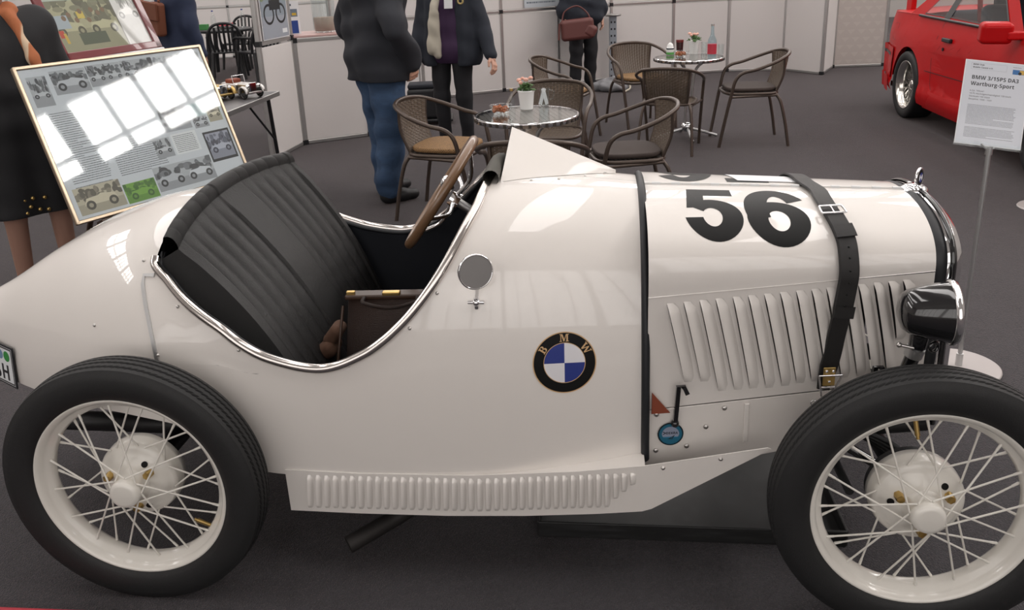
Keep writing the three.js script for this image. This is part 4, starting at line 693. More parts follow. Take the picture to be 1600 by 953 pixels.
{ // counter
  const a = V(-1.60, 0, -5.22), b = V(-1.07, 0, -5.57), d = b.clone().sub(a), L = d.length(), g = thing('reception_counter', 'white panelled reception counter with aluminium posts beside the man in jeans', 'counter', a.toArray(), Math.atan2(-d.z, d.x));
  const H = 0.99, D = 0.55;
  for (const [x, z] of [[0, 0], [L, 0], [0, -D], [L, -D]]) { part('post', rbox(0.04, H, 0.04, 0.008, x, H / 2, z), M.aluminium, g); part('joint', box(0.046, 0.045, 0.046, x, H - 0.02, z), M.black_plastic, g); part('joint', box(0.046, 0.045, 0.046, x, 0.0225, z), M.black_plastic, g); }
  part('panel', box(L - 0.04, H - 0.08, 0.016, L / 2, H / 2, 0), M.panel_white, g); for (const x of [0, L]) part('panel', box(0.016, H - 0.08, D - 0.04, x, H / 2, -D / 2), M.panel_white, g);
  for (const y of [0.02, H - 0.02]) part('rail', rbox(L - 0.04, 0.035, 0.028, 0.006, L / 2, y, 0), M.aluminium, g);
  part('worktop', rbox(L + 0.02, 0.02, D + 0.02, 0.004, L / 2, H + 0.01, -D / 2), mat('counter_top', new THREE.Color(0.55, 0.36, 0.34), 0.3), g, 'pinkish worktop');
  const at = (x, y, z) => V(x, y, z).applyMatrix4(g.matrixWorld); g.updateMatrixWorld(true);
  const lt = canvasTex(128, 256, (q, w, h) => { q.fillStyle = '#dfe0e2'; q.fillRect(0, 0, w, h); q.fillStyle = '#3a4654'; q.fillRect(10, 20, 50, 16); q.fillStyle = '#6d7a88'; q.fillRect(20, 60, 90, 60); q.fillStyle = '#c8a63a'; q.fillRect(60, 90, 40, 20); q.fillStyle = '#1f3f86'; q.fillRect(20, 150, 88, 100); });
  const p1 = at(0.07, H + 0.02 + 0.15, -0.25); const lf = thing('leaflet', 'leaflet with a blue block standing on the reception counter', 'leaflet', p1.toArray(), 0.5); part('leaflet_sheet', box(0.13, 0.30, 0.004), mat('leaflet_print', 0xffffff, 0.5, { map: lt }), lf); part('leaflet_foot', rbox(0.1, 0.01, 0.05, 0.003, 0, -0.145, 0), M.glass, lf);
  const p2 = at(0.36, H + 0.02, -0.22); const gl = thing('glass_vase', 'large clear glass jar with brown filling on the reception counter', 'jar', p2.toArray()); part('jar_wall', lathe([[0, 0.004], [0.10, 0.004], [0.105, 0.02], [0.11, 0.2], [0.115, 0.34], [0.11, 0.34], [0.105, 0.2], [0.098, 0.012], [0, 0.012]], 36), M.glass, gl); part('filling', lathe([[0, 0.014], [0.094, 0.014], [0.10, 0.14], [0, 0.14]], 30), mat('filling', new THREE.Color(0.38, 0.30, 0.25), 0.8), gl);
}
const backWalls = [
  [[-1.9, -7.22], [-0.04, -8.32], 'white partition wall behind the woman in the purple top'], [[-0.04, -8.32], [1.35, -9.14], 'white partition wall behind the visitor with the brown handbag'],
  [[1.35, -9.14], [2.2, -9.45], 'white partition wall behind the café table with the red labelled bottle'], [[2.2, -9.45], [2.98, -9.69], 'white partition next to the café wall, left of the wide plain partition'],
  [[2.98, -9.69], [3.74, -9.67], 'wide plain partition directly left of the jutting partition'], [[3.74, -9.67], [4.13, -9.11], 'white partition jutting forward near the red coupe'], [[4.13, -9.11], [4.45, -9.8], 'narrow return of the jutting partition near the red coupe'], [[4.45, -9.8], [5.15, -9.87], 'partition panel with a faint diamond dapple of painted light behind the red coupe tail'],
];
mat('panel_light_dapple', 0xffffff, 0.6, { map: canvasTex(256, 512, (g, w, h) => { g.fillStyle = '#bdb3ae'; g.fillRect(0, 0, w, h); g.fillStyle = '#c3bab4'; for (let j = 0; j < 9; j++) for (let i = 0; i < 5; i++) { const x = i * 56 + (j % 2) * 28, y = j * 56 + 20; g.beginPath(); g.moveTo(x, y); g.lineTo(x + 42, y); g.lineTo(x + 21, y + 34); g.fill(); } }) });  // dappled light painted into the panel colour as paler triangles
for (const [a, b, l] of backWalls) partition('partition_wall', l, a, b, /diamond/.test(l) ? { m: M.panel_light_dapple } : {});
partition('partition_wall', 'long white partition behind the black garden chairs', [-11, -12.6], [-3.2, -14.6]);
{ const tex = canvasTex(256, 160, (g, w, h) => { g.fillStyle = '#c6ccd2'; g.fillRect(0, 0, w, h); textLines(g, 16, 100, 220, 46, 14, '#6d7782'); });
  const p = solo('notice_sheet', box(0.5, 0.62, 0.004), mat('notice_print', 0xffffff, 0.5, { map: tex }), 'pale notice sheet pinned above the rail of the partition wall', 'notice'); const q = V(0.465, 1.34, -8.58); p.position.copy(q); p.rotation.y = Math.atan2(0.82, 1.39); }

// ---------------------------------------------------------------- café furniture
function makeChair() {
  const t = thing('rattan_armchair', 'x', 'chair');
  const arm = (s) => [[0.285, 0, 0.235 * s], [0.25, 0.2, 0.245 * s], [0.205, 0.44, 0.262 * s], [0.175, 0.56, 0.272 * s], [0.12, 0.612, 0.28 * s], [0.02, 0.637, 0.288 * s], [-0.12, 0.685, 0.275 * s], [-0.23, 0.73, 0.205 * s]];
  const loop = [...arm(1), [-0.275, 0.748, 0.10], [-0.285, 0.752, 0], [-0.275, 0.748, -0.10], ...arm(-1).reverse()];
  part('frame_loop', tube(loop, 0.0135, 110, 10), M.chair_tube, t, 'bent brown tube forming front legs, arms and back');
  for (const s of [1, -1]) { part('rear_leg', tube([[-0.16, 0.43, 0.19 * s], [-0.20, 0.36, 0.21 * s], [-0.24, 0.2, 0.225 * s], [-0.275, 0, 0.235 * s]], 0.0125, 16, 10), M.chair_tube, t);
    part('side_rail', rod(V(0.206, 0.415, 0.258 * s), V(-0.17, 0.415, 0.20 * s), 0.010), M.chair_tube, t); }
  const seatR = (a) => { const c = Math.cos(a), s = Math.sin(a), e = 0.55; return [0.02 + 0.215 * Math.sign(c) * Math.pow(Math.abs(c), e), 0.222 * Math.sign(s) * Math.pow(Math.abs(s), e)]; };
  const ring = Array.from({ length: 32 }, (_, i) => { const q = seatR(i / 32 * 2 * PI); return V(q[0], 0.432, q[1]); });
  part('seat_rim', new THREE.TubeGeometry(new THREE.CatmullRomCurve3(ring, true), 80, 0.013, 8, true), M.chair_tube, t);
  // woven seat and back: over-and-under strands
  const weave = (f, n, m, w, th, segs) => { const gs = []; const strand = (fix, along, k, width) => grid(segs, 1, (u, v) => { const c = along ? [fix + (v - 0.5) * width, u] : [u, fix + (v - 0.5) * width], q = f(c[0], c[1]), ph = Math.sin(u * PI * (along ? m : n) + k * PI) * th; return q.p.clone().addScaledVector(q.n, ph); });
    for (let i = 0; i < n; i++) gs.push(strand((i + 0.5) / n, true, i, w / n)); for (let j = 0; j < m; j++) gs.push(strand((j + 0.5) / m, false, j + 1, w / m)); return merge(gs); };
  const sf = (a, b) => { const x = lerp(-0.185, 0.22, a), k = Math.sqrt(Math.max(0, 1 - Math.pow(Math.abs((x - 0.02) / 0.216), 3.6))), hw = 0.215 * k; return { p: V(x, 0.432 - 0.012 * Math.sin(PI * b) * Math.sin(PI * a), lerp(-hw, hw, b)), n: V(0, 1, 0) }; };
  part('woven_seat', weave(sf, 14, 16, 0.72, 0.002, 24), M.rattan, t, 'woven brown rattan seat');
  const bf = (a, b) => { const z = lerp(-1, 1, a), top = V(-0.285 + 0.075 * Math.pow(Math.abs(z), 2.6), 0.745 - 0.02 * z * z, z * 0.195), bot = V(-0.165 - 0.02 * (1 - z * z), 0.44, z * 0.165); const p = bot.lerp(top, b); p.x -= 0.02 * Math.sin(PI * b); return { p, n: V(0.95, 0.3, 0) }; };
  part('woven_back', weave(bf, 16, 22, 0.78, 0.0022, 40), M.rattan, t, 'woven brown rattan back');
  for (const s of [1, -1]) part('back_stay', tube([[-0.165, 0.43, 0.17 * s], [-0.215, 0.58, 0.19 * s], [-0.215, 0.722, 0.20 * s]], 0.010, 14, 8), M.chair_tube, t);
  return t;
}
const pad = (t, m) => { const s = new THREE.Shape(); for (let i = 0; i <= 32; i++) { const a = i / 32 * 2 * PI, c = Math.cos(a), q = Math.sin(a), e = 0.6, x = 0.02 + 0.205 * Math.sign(c) * Math.pow(Math.abs(c), e), z = 0.205 * Math.sign(q) * Math.pow(Math.abs(q), e); i ? s.lineTo(x, z) : s.moveTo(x, z); } const g = slab(s, 0.03, 0.012); g.rotateX(-PI / 2).translate(0, 0.447, 0); part('seat_pad', g, m, t, m === M.pad_tan ? 'tan seat pad' : 'dark seat pad'); };
{
  const G = 'rattan armchairs round the two café tables';
  const base = makeChair();
  const spots = [ // x, z, facing dx, dz, pad, scale, label
    [0.19, -2.93, 0.95, 0.22, 'pad_tan', 1, 'rattan armchair with a tan pad between the man in jeans and the snack table'],
    [0.84, -3.42, -0.12, 1, null, 1, 'rattan armchair behind the café table with the white flower pot'],
    [0.86, -5.22, 1, 0.25, 'pad_tan', 1, 'empty rattan armchair with a tan pad between the two café tables'],
    [1.58, -5.86, 0.35, 0.9, 'pad_tan', 1.03, 'rattan armchair with a tan pad behind the café table with the red labelled bottle'],
    [1.77, -4.75, 0.22, -1, null, 0.95, 'rattan armchair with its back to the roadster at the red labelled bottle table'],
    [1.36, -2.74, -1, 0.18, 'pad_dark', 0.98, 'rattan armchair with a dark seat beside the roadster bonnet, turned to the table with snacks'],
    [2.48, -5.03, -1, 0.03, 'pad_dark', 1.03, 'rattan armchair with a dark pad standing nearest the red coupe'],
    [0.84, -1.93, 0.02, -1, null, 0.98, 'rattan armchair pushed close behind the roadster scuttle at the café table with snacks'],
  ];
  spots.forEach(([x, z, dx, dz, pd, sc, l], i) => { const c = i ? base.clone() : base; if (i) { c.name = numbered('rattan_armchair'); scene.add(c); } c.position.set(x, 0, z); c.rotation.y = Math.atan2(-dz, dx); c.scale.setScalar(sc); c.userData = { label: l, category: 'chair', group: G }; c._pad = pd; });
  for (const c of scene.children.filter((o) => o._pad)) { pad(c, M[c._pad]); delete c._pad; }
}
function cafeTable(x, z, label) {
  const t = thing('cafe_table', label, 'table', [x, 0, z], 0.3, 'round glass topped café tables'), R = 0.30, y = 0.715;
  part('glass_top', cyl(R - 0.004, R - 0.004, 0.006, 0, y, 0, 64), M.glass, t, 'clear round glass top');
  const wv = []; for (let i = -9; i <= 9; i++) { const s = i * 0.031, l = Math.sqrt(Math.max(0, (R - 0.01) ** 2 - s * s)); wv.push(box(0.022, 0.003, 2 * l, s, y - 0.012, 0)); wv.push(box(2 * l, 0.003, 0.022, 0, y - 0.016, s)); }
  part('woven_top', merge(wv), M.rattan, t, 'woven rattan under the glass');
  part('metal_edge', put(lathe([[R - 0.006, 0.004], [R + 0.002, 0.006], [R + 0.006, -0.004], [R + 0.003, -0.024], [R - 0.004, -0.026]], 72), 0, y, 0), M.chrome, t, 'shiny metal edge band');
  for (let i = 0; i < 40; i++) { const a = i / 40 * 2 * PI; part('edge_wrap', box(0.006, 0.02, 0.016, (R + 0.005) * Math.cos(a), y - 0.012, (R + 0.005) * Math.sin(a), 0, -a, 0), M.rattan_dark, t); }
  for (let i = 0; i < 3; i++) { const a = i * 2 * PI / 3 + 0.4; part('column', tube([[0.15 * Math.cos(a), y - 0.02, 0.15 * Math.sin(a)], [0.05 * Math.cos(a), y - 0.15, 0.05 * Math.sin(a)], [0.035 * Math.cos(a), 0.12, 0.035 * Math.sin(a)]], 0.012, 16, 10), M.aluminium, t); }
  part('hub', lathe([[0, 0.14], [0.05, 0.135], [0.055, 0.09], [0.03, 0.06], [0, 0.06]], 30).translate(0, 0, 0), M.chrome, t);
  for (let i = 0; i < 4; i++) { const a = i * PI / 2 + 0.2; part('foot', tube([[0.03 * Math.cos(a), 0.085, 0.03 * Math.sin(a)], [0.15 * Math.cos(a), 0.05, 0.15 * Math.sin(a)], [0.27 * Math.cos(a), 0.012, 0.27 * Math.sin(a)]], 0.0125, 14, 10), M.brushed, t); }
  return t;
}
cafeTable(0.76, -2.52, 'round café table with glass top, snack bowl and white flower pot behind the roadster'); cafeTable(1.97, -5.22, 'round café table with a red labelled bottle on it, further from the roadster');
function flowerPot(x, z, y, square, label) {
  const t = thing('flower_pot', label, 'flower pot', [x, y, z]);
  if (square) part('pot', new THREE.CylinderGeometry(0.062, 0.045, 0.12, 4, 1).rotateY(0.5).translate(0, 0.06, 0), M.porcelain, t); else part('pot', lathe([[0, 0.003], [0.036, 0.003], [0.039, 0.01], [0.048, 0.108], [0.051, 0.11], [0.051, 0.12], [0.046, 0.12], [0.044, 0.1], [0, 0.1]], 36), M.porcelain, t, 'white flower pot');
  const lf = new THREE.SphereGeometry(1, 6, 4);
  for (let i = 0; i < 34; i++) { const a = rnd(6.28), r = rnd(0.06), m = part('leaf', lf, M.leaf, t); m.position.set(r * Math.cos(a), 0.115 + rnd(0.045), r * Math.sin(a)); m.scale.set(0.018, 0.004, 0.011); m.rotation.set(rnd(-0.8, 0.8), a, rnd(-0.8, 0.8)); }
  const bl = (() => { const gs = []; for (let k = 0; k < 9; k++) { const a = k * 2.4, r = 0.3 + k * 0.06; gs.push(new THREE.SphereGeometry(0.55, 8, 6).scale(1, 0.75, 0.35).translate(0, 0.1, 0.45 * r).rotateX(-0.5 + k * 0.09).rotateY(a)); } return merge(gs); })();
  for (let i = 0; i < 6; i++) { const a = i * 1.05 + rnd(0.5), r = i ? 0.035 + rnd(0.02) : 0, m = part('blossom', bl, M.flower_pink, t, i ? undefined : 'pale pink blossom'); m.position.set(r * Math.cos(a), 0.165 + rnd(0.02), r * Math.sin(a)); m.scale.setScalar(0.019 + rnd(0.006)); m.rotation.set(rnd(-0.6, 0.6), rnd(6), 0); }
}
const TY = 0.7185;
{ const p = onY(823, 172, TY); flowerPot(p.x, p.z, TY, false, 'white round pot of pink roses on the nearer café table'); const q = onY(1084, 84, TY); flowerPot(q.x, q.z, TY, true, 'white square pot of pink roses on the further café table'); }
function snackBowl(p, label) { const t = thing('snack_bowl', label, 'bowl', [p.x, TY, p.z]); part('bowl', lathe([[0, 0.003], [0.035, 0.003], [0.055, 0.02], [0.066, 0.05], [0.068, 0.052], [0.063, 0.05], [0.052, 0.023], [0.03, 0.008], [0, 0.008]], 36), M.glass, t, 'clear glass bowl'); const gs = []; for (let i = 0; i < 60; i++) { const a = rnd(6.28), r = Math.sqrt(rnd()) * 0.046; gs.push(put(new THREE.TorusGeometry(0.009, 0.003, 5, 10), r * Math.cos(a), 0.02 + rnd(0.02), r * Math.sin(a), rnd(3), rnd(3), 0)); } const s = part('pretzels', merge(gs), M.snack, t, 'heap of orange brown pretzel snacks'); s.userData.kind = 'stuff'; }
snackBowl(onY(783, 178, TY), 'glass bowl of pretzel snacks on the nearer café table'); snackBowl(onY(1064, 89, TY), 'glass bowl of pretzel snacks on the further café table');
const tumbler = (p, h, r, label, name = 'drinking_glass') => solo(name, lathe([[0, 0.003], [r * 0.8, 0.003], [r, h], [r - 0.002, h], [r * 0.78, 0.008], [0, 0.008]], 28), M.glass, label, 'glass').position.set(p.x, TY, p.z);
{ const t = thing('glass_jug', 'small clear jug with paper sachets beside the round flower pot', 'jug'); const p = onY(850, 166, TY); t.position.set(p.x, TY, p.z); part('jug_wall', lathe([[0, 0.003], [0.03, 0.003], [0.032, 0.06], [0.038, 0.11], [0.036, 0.11], [0.03, 0.06], [0.028, 0.008], [0, 0.008]], 28), M.glass, t); part('jug_handle', tube([[0.036, 0.1, 0], [0.06, 0.09, 0], [0.055, 0.05, 0], [0.032, 0.04, 0]], 0.004, 20, 8), M.glass, t); for (const a of [0.25, -0.3]) part('paper_sachet', box(0.022, 0.10, 0.003, a * 0.03, 0.06, 0, 0, 0.4, a), M.paper, t); }
{ const p = onY(800, 170, TY), t = thing('small_bottle', 'small clear bottle beside the snack bowl on the nearer café table', 'bottle', [p.x, TY, p.z]); part('bottle_glass', lathe([[0, 0.002], [0.02, 0.002], [0.02, 0.06], [0.009, 0.085], [0.009, 0.11], [0, 0.11]], 24), M.glass, t); part('bottle_cap', cyl(0.0105, 0.0105, 0.014, 0, 0.115, 0, 20), M.brass, t); }
{ const p = onY(1112, 90, TY), t = thing('water_bottle', 'tall clear bottle with a red label on the further café table', 'bottle', [p.x, TY, p.z]); part('bottle_glass', lathe([[0, 0.003], [0.037, 0.003], [0.038, 0.13], [0.034, 0.155], [0.017, 0.19], [0.013, 0.235], [0.013, 0.27], [0, 0.27]], 30), mat('bottle_glass', new THREE.Color(0.75, 0.86, 0.90), 0.04, { transmission: 1, thickness: 0 }), t); part('bottle_label', cyl(0.0388, 0.0388, 0.085, 0, 0.075, 0, 36), mat('label_red', new THREE.Color(0.50, 0.035, 0.06), 0.5), t, 'red paper label'); part('bottle_cap', cyl(0.015, 0.015, 0.018, 0, 0.276, 0, 20), M.aluminium, t); }
{ const p = onY(1047, 86, TY), t = thing('milk_pot', 'small white and green milk pot on the further café table', 'pot', [p.x, TY, p.z]); part('pot_body', lathe([[0, 0.003], [0.033, 0.003], [0.035, 0.05], [0.03, 0.075], [0, 0.075]], 24), M.porcelain, t); part('pot_band', cyl(0.0345, 0.0355, 0.022, 0, 0.016, 0, 24), mat('band_green', new THREE.Color(0.10, 0.35, 0.08), 0.5), t); part('pot_label', cyl(0.0348, 0.0348, 0.014, 0, 0.056, 0, 24), M.navy_cloth, t); part('pot_lid', lathe([[0.03, 0.075], [0.025, 0.095], [0.008, 0.11], [0, 0.112]], 24), M.porcelain, t); }
{ const p = onY(1062, 80, TY), t = thing('candle_glass', 'dark red candle glass beside the square flower pot', 'candle', [p.x, TY, p.z]); part('glass_cup', cyl(0.03, 0.034, 0.09, 0, 0.045, 0, 24), mat('candle_glass_dark', new THREE.Color(0.05, 0.02, 0.022), 0.15), t); part('glass_rim', cyl(0.0345, 0.035, 0.022, 0, 0.095, 0, 24), mat('candle_red', new THREE.Color(0.16, 0.02, 0.02), 0.3), t); }
tumbler(onY(1100, 83, TY), 0.10, 0.03, 'empty tumbler behind the square flower pot'); tumbler(onY(1126, 86, TY), 0.095, 0.028, 'empty tumbler beside the red labelled bottle');
// folding trestle table with model cars
{
  const x1 = -1.2, x0 = -2.0, z1 = -2.45, z0 = -3.72, y = 0.72, t = thing('folding_table', 'grey topped folding table with metal edge carrying model cars', 'table', [(x0 + x1) / 2, 0, (z0 + z1) / 2]), w = x1 - x0, d = z1 - z0;
  part('table_top', rbox(w, 0.028, d, 0.004, 0, y - 0.014, 0), mat('table_grey', new THREE.Color(0.13, 0.125, 0.13), 0.45), t); for (const s of [-1, 1]) { part('edge_rail', rbox(0.01, 0.034, d + 0.01, 0.003, s * w / 2, y - 0.015, 0), M.aluminium, t); part('edge_rail', rbox(w, 0.034, 0.01, 0.003, 0, y - 0.015, s * d / 2), M.aluminium, t); }
  for (const sz of [-1, 1]) { for (const sx of [-1, 1]) { part('leg', rod(V(sx * (w / 2 - 0.06), y - 0.03, sz * (d / 2 - 0.07)), V(sx * (w / 2 - 0.05), 0, sz * (d / 2 - 0.02)), 0.014), M.black_plastic, t); part('brace', rod(V(sx * (w / 2 - 0.06), y - 0.04, sz * (d / 2 - 0.42)), V(sx * (w / 2 - 0.05), 0.36, sz * (d / 2 - 0.05)), 0.008), M.black_plastic, t); } part('crossbar', rod(V(-w / 2 + 0.05, 0.12, sz * (d / 2 - 0.03)), V(w / 2 - 0.05, 0.12, sz * (d / 2 - 0.03)), 0.01), M.aluminium, t); }
}
function modelCar(p, turn, m, label, open) {
  const t = thing('model_car', label, 'model car', [p.x, 0.72, p.z], turn); t.scale.setScalar(1.25);
  const wh = merge([new THREE.TorusGeometry(0.024, 0.007, 8, 24), cyl(0.017, 0.017, 0.008, 0, 0, 0, 20, PI / 2)]);
  for (const [x, z] of [[-0.085, 0.055], [-0.085, -0.055], [0.095, 0.055], [0.095, -0.055]]) { const q = part('wheel', wh, M.black_gloss, t); q.position.set(x, 0.031, z); }
  part('body', [rbox(0.13, 0.05, 0.085, 0.015, -0.065, 0.06, 0), rbox(0.10, 0.05, 0.06, 0.014, 0.055, 0.062, 0), rbox(0.26, 0.012, 0.09, 0.004, 0, 0.034, 0)], m, t);
  for (const [x, z] of [[-0.085, 0.058], [-0.085, -0.058], [0.095, 0.058], [0.095, -0.058]]) part('mudguard', put(new THREE.TorusGeometry(0.034, 0.008, 6, 18, PI).scale(1, 1, 1.6), x, 0.034, z), m, t);
  part('grille', rbox(0.008, 0.055, 0.05, 0.004, 0.108, 0.062, 0), M.chrome, t); for (const s of [1, -1]) part('lamp', put(new THREE.SphereGeometry(0.012, 12, 8), 0.112, 0.07, s * 0.038), M.chrome, t);
  if (open) part('windscreen', [rod(V(-0.005, 0.085, -0.04), V(-0.015, 0.125, -0.04), 0.002), rod(V(-0.005, 0.085, 0.04), V(-0.015, 0.125, 0.04), 0.002), rod(V(-0.015, 0.125, -0.04), V(-0.015, 0.125, 0.04), 0.002)], M.chrome, t); part('seat', rbox(0.06, 0.03, 0.07, 0.01, -0.06, 0.09, 0), M.red_leather, t);
}
{ const p = onY(378, 152, 0.72), q = onY(352, 156, 0.72); modelCar(p, -0.5, M.steel, 'silver open model roadster on the folding table', true); modelCar(V(q.x - 0.1, 0, q.z - 0.02), -0.5, M.brass, 'gold coloured model car beside the silver model roadster', false); }
// black garden table and chairs far back
{
  const c = onZ(350, 44, -11.2); c.y = 0; const t = thing('garden_table', 'round black plastic garden table with bottles in the background', 'table', [c.x, 0, c.z]);
  part('table_top', lathe([[0, 0.74], [0.43, 0.74], [0.45, 0.73], [0.45, 0.70], [0.43, 0.69], [0, 0.715]], 48), M.black_plastic, t); for (let i = 0; i < 4; i++) { const a = i * PI / 2 + 0.6; part('leg', rod(V(0.3 * Math.cos(a), 0.7, 0.3 * Math.sin(a)), V(0.38 * Math.cos(a), 0, 0.38 * Math.sin(a)), 0.04, 0.03), M.black_plastic, t); }
  function plasticChair(x, z, turn, label) {
    const k = thing('garden_chair', label, 'chair', [x, 0, z], turn, 'black plastic garden chairs');
    for (const [a, b] of [[0.22, 0.24], [0.22, -0.24], [-0.24, 0.22], [-0.24, -0.22]]) part('leg', rod(V(a * 0.9, 0.43, b * 0.95), V(a * 1.15, 0, b * 1.1), 0.028, 0.02, 8), M.black_plastic, k);
    part('seat', rbox(0.48, 0.03, 0.48, 0.012, 0, 0.43, 0), M.black_plastic, k);
    for (let i = 0; i < 7; i++) { const z = lerp(-0.2, 0.2, i / 6), q = z / 0.22; part('back_slat', tube([[-0.22, 0.44, z * 0.85], [-0.28, 0.62, z], [-0.32, 0.86 - 0.12 * q * q, z]], 0.018, 12, 6), M.black_plastic, k); }
    part('back_rim', tube([[-0.21, 0.43, 0.24], [-0.27, 0.66, 0.25], [-0.31, 0.83, 0.17], [-0.325, 0.88, 0], [-0.31, 0.83, -0.17], [-0.27, 0.66, -0.25], [-0.21, 0.43, -0.24]], 0.022, 50, 8), M.black_plastic, k);
    for (const s of [1, -1]) part('armrest', tube([[-0.27, 0.66, 0.25 * s], [0, 0.66, 0.28 * s], [0.2, 0.64, 0.28 * s], [0.24, 0.5, 0.26 * s], [0.23, 0.43, 0.24 * s]], 0.02, 24, 8), M.black_plastic, k);
  }
  plasticChair(c.x + 0.35, c.z + 0.75, PI * 0.62, 'black plastic garden chair in front of the round garden table'); plasticChair(c.x + 0.95, c.z + 0.95, PI * 0.8, 'black plastic garden chair nearest the white display panel'); plasticChair(c.x - 0.5, c.z + 0.7, PI * 0.35, 'black plastic garden chair behind the person in the blue coat'); plasticChair(c.x + 0.75, c.z - 0.2, PI, 'black slatted garden chair close beside the round garden table'); plasticChair(c.x - 0.1, c.z - 0.8, -PI / 2, 'black round-backed garden chair behind the round garden table');
  const bt = (x, z, l) => { const b = thing('plastic_bottle', l, 'bottle', [c.x + x, 0.74, c.z + z], 0, 'water bottles on the garden table'); part('bottle_body', lathe([[0, 0.003], [0.042, 0.003], [0.044, 0.16], [0.036, 0.2], [0.014, 0.25], [0.014, 0.28], [0, 0.28]], 20), M.glass, b); part('bottle_cap', cyl(0.016, 0.016, 0.02, 0, 0.29, 0, 16), M.decal_blue, b); };
  bt(-0.12, 0.1, 'clear water bottle beside the green box on the garden table'); bt(0.28, -0.15, 'clear water bottle beside the red snack bowl on the garden table');
  const fb = thing('snack_tray', 'bowl heaped with red sweets on the black garden table', 'bowl', [c.x + 0.1, 0.74, c.z + 0.1]); part('bowl', lathe([[0, 0.003], [0.1, 0.003], [0.16, 0.05], [0.155, 0.05], [0.095, 0.01], [0, 0.01]], 30), M.porcelain, fb); const gs = []; for (let i = 0; i < 40; i++) { const a = rnd(6.28), r = rnd(0.12); gs.push(rbox(0.035, 0.02, 0.025, 0.006, r * Math.cos(a), 0.05 + rnd(0.03), r * Math.sin(a), rnd(2), rnd(3), 0, 1)); } const sw = part('sweets', merge(gs), mat('sweets_red', new THREE.Color(0.5, 0.06, 0.08), 0.5), fb); sw.userData.kind = 'stuff';
  solo('snack_box', rbox(0.14, 0.09, 0.1, 0.006, 0, 0.045, 0), mat('box_green', new THREE.Color(0.05, 0.22, 0.06), 0.5), 'small green box on the black garden table', 'box').position.set(c.x - 0.25, 0.74, c.z + 0.2);
  const k = onY(88, 95, 0.3); plasticChair(-4.25, -6.3, 0.2, 'dark garden chair behind the woman with the orange scarf');
}
// ---------------------------------------------------------------- sign on its stand
{
  const TL = V(2.489, 1.161, -0.931), TR = V(2.695, 1.136, -0.900), BL = V(2.435, 0.884, -0.826), r = TR.clone().sub(TL).normalize(); let u = TL.clone().sub(BL); u.addScaledVector(r, -u.dot(r)).normalize(); const n = r.clone().cross(u), C = TR.clone().add(BL).multiplyScalar(0.5), m4 = basis(r, u, n, C), W = 0.21, H = 0.298;
  const tex = canvasTex(840, 1188, (g, w, h) => {
    g.fillStyle = '#d3d6de'; g.fillRect(0, 0, w, h); g.fillStyle = '#26282c'; g.font = 'bold 30px sans-serif'; g.fillText('BMW Club', 90, 62); g.fillText('Mobile Classic e.V.', 90, 102); g.strokeStyle = '#a9adb8'; g.lineWidth = 3; g.strokeRect(70, 30, 460, 90);
    g.font = '17px sans-serif'; g.fillText('Mobile Classic', 610, 50); g.fillStyle = '#3a6ea8'; g.fillRect(610, 76, 150, 68); g.fillStyle = '#c9a24a'; g.fillRect(700, 80, 60, 60); g.fillStyle = '#222'; g.beginPath(); g.arc(705, 125, 22, 0, 7); g.fill(); g.strokeStyle = '#27406f'; g.lineWidth = 10; g.beginPath(); g.arc(815, 70, 22, 0, 7); g.stroke();
    g.fillStyle = '#222428'; g.font = 'bold 76px sans-serif'; g.fillText('BMW 3/15PS DA3', 92, 262, 690); g.fillText('Wartburg-Sport', 92, 352, 610); g.font = '31px sans-serif'; ['4-Zyl. 743cm³', '18 PS Höchstgeschwindigkeit 100 km/h', 'Stückzahl 150 Stück', 'Baujahre: 1930 - 1931'].forEach((s, i) => g.fillText(s, 92, 440 + i * 40));
    textLines(g, 92, 628, 640, 280, 17, '#5f636b'); textLines(g, 92, 950, 650, 140, 17, '#5f636b');
  });
  const b = onY(1500, 556, 0.0); b.x += 0.06;
  const top = V(0.01, -H / 2, -0.004).applyMatrix4(m4), s = thing('sign_stand', 'information sign on a slim grey pole standing before the red coupe', 'sign', [top.x, 0, top.z]);
  const rel = new THREE.Matrix4().makeTranslation(-top.x, 0, -top.z).multiply(m4);
  part('sign_sheet', bake(put(new THREE.PlaneGeometry(W, H), 0, 0, 0.002), rel), mat('sign_print', 0xffffff, 0.35, { map: tex, clearcoat: 0.7, clearcoatRoughness: 0.05 }), s, 'printed white information sheet'); part('sign_backing', bake(box(W + 0.006, H + 0.006, 0.003), rel), M.paper, s);
  part('clear_lip', bake(box(W + 0.012, 0.02, 0.006, 0, -H / 2, 0.003), rel), M.glass, s);
  part('pole', rod(V(0, 0.01, 0), V(0, top.y - 0.0, 0), 0.0085), M.brushed, s, 'grey metal pole'); part('pole_socket', [rod(V(0, top.y - 0.03, 0), V(0, top.y, 0), 0.012), rod(V(0, 0.01, 0), V(0, 0.06, 0), 0.0125), rod(V(0, top.y - 0.02, 0), V(-0.03, top.y + 0.01, 0), 0.004), rod(V(0, top.y - 0.02, 0), V(0.03, top.y + 0.01, 0), 0.004)], M.brushed, s);
  part('base_plate', lathe([[0, 0.012], [0.142, 0.012], [0.147, 0.009], [0.148, 0.004], [0.147, 0], [0, 0]], 64), mat('base_grey', new THREE.Color(0.42, 0.385, 0.375), 0.4), s, 'round pale base plate');
}
{ const p = onY(1610, 325, 0); const t = thing('stand_base', 'round pale base of another stand beside the red coupe', 'stand', [p.x + 0.08, 0, p.z]); part('base_plate', lathe([[0, 0.012], [0.142, 0.012], [0.148, 0.004], [0.147, 0], [0, 0]], 48), M.base_grey, t); part('pole', rod(V(0, 0, 0), V(0, 0.8, 0), 0.0085), M.brushed, t); }

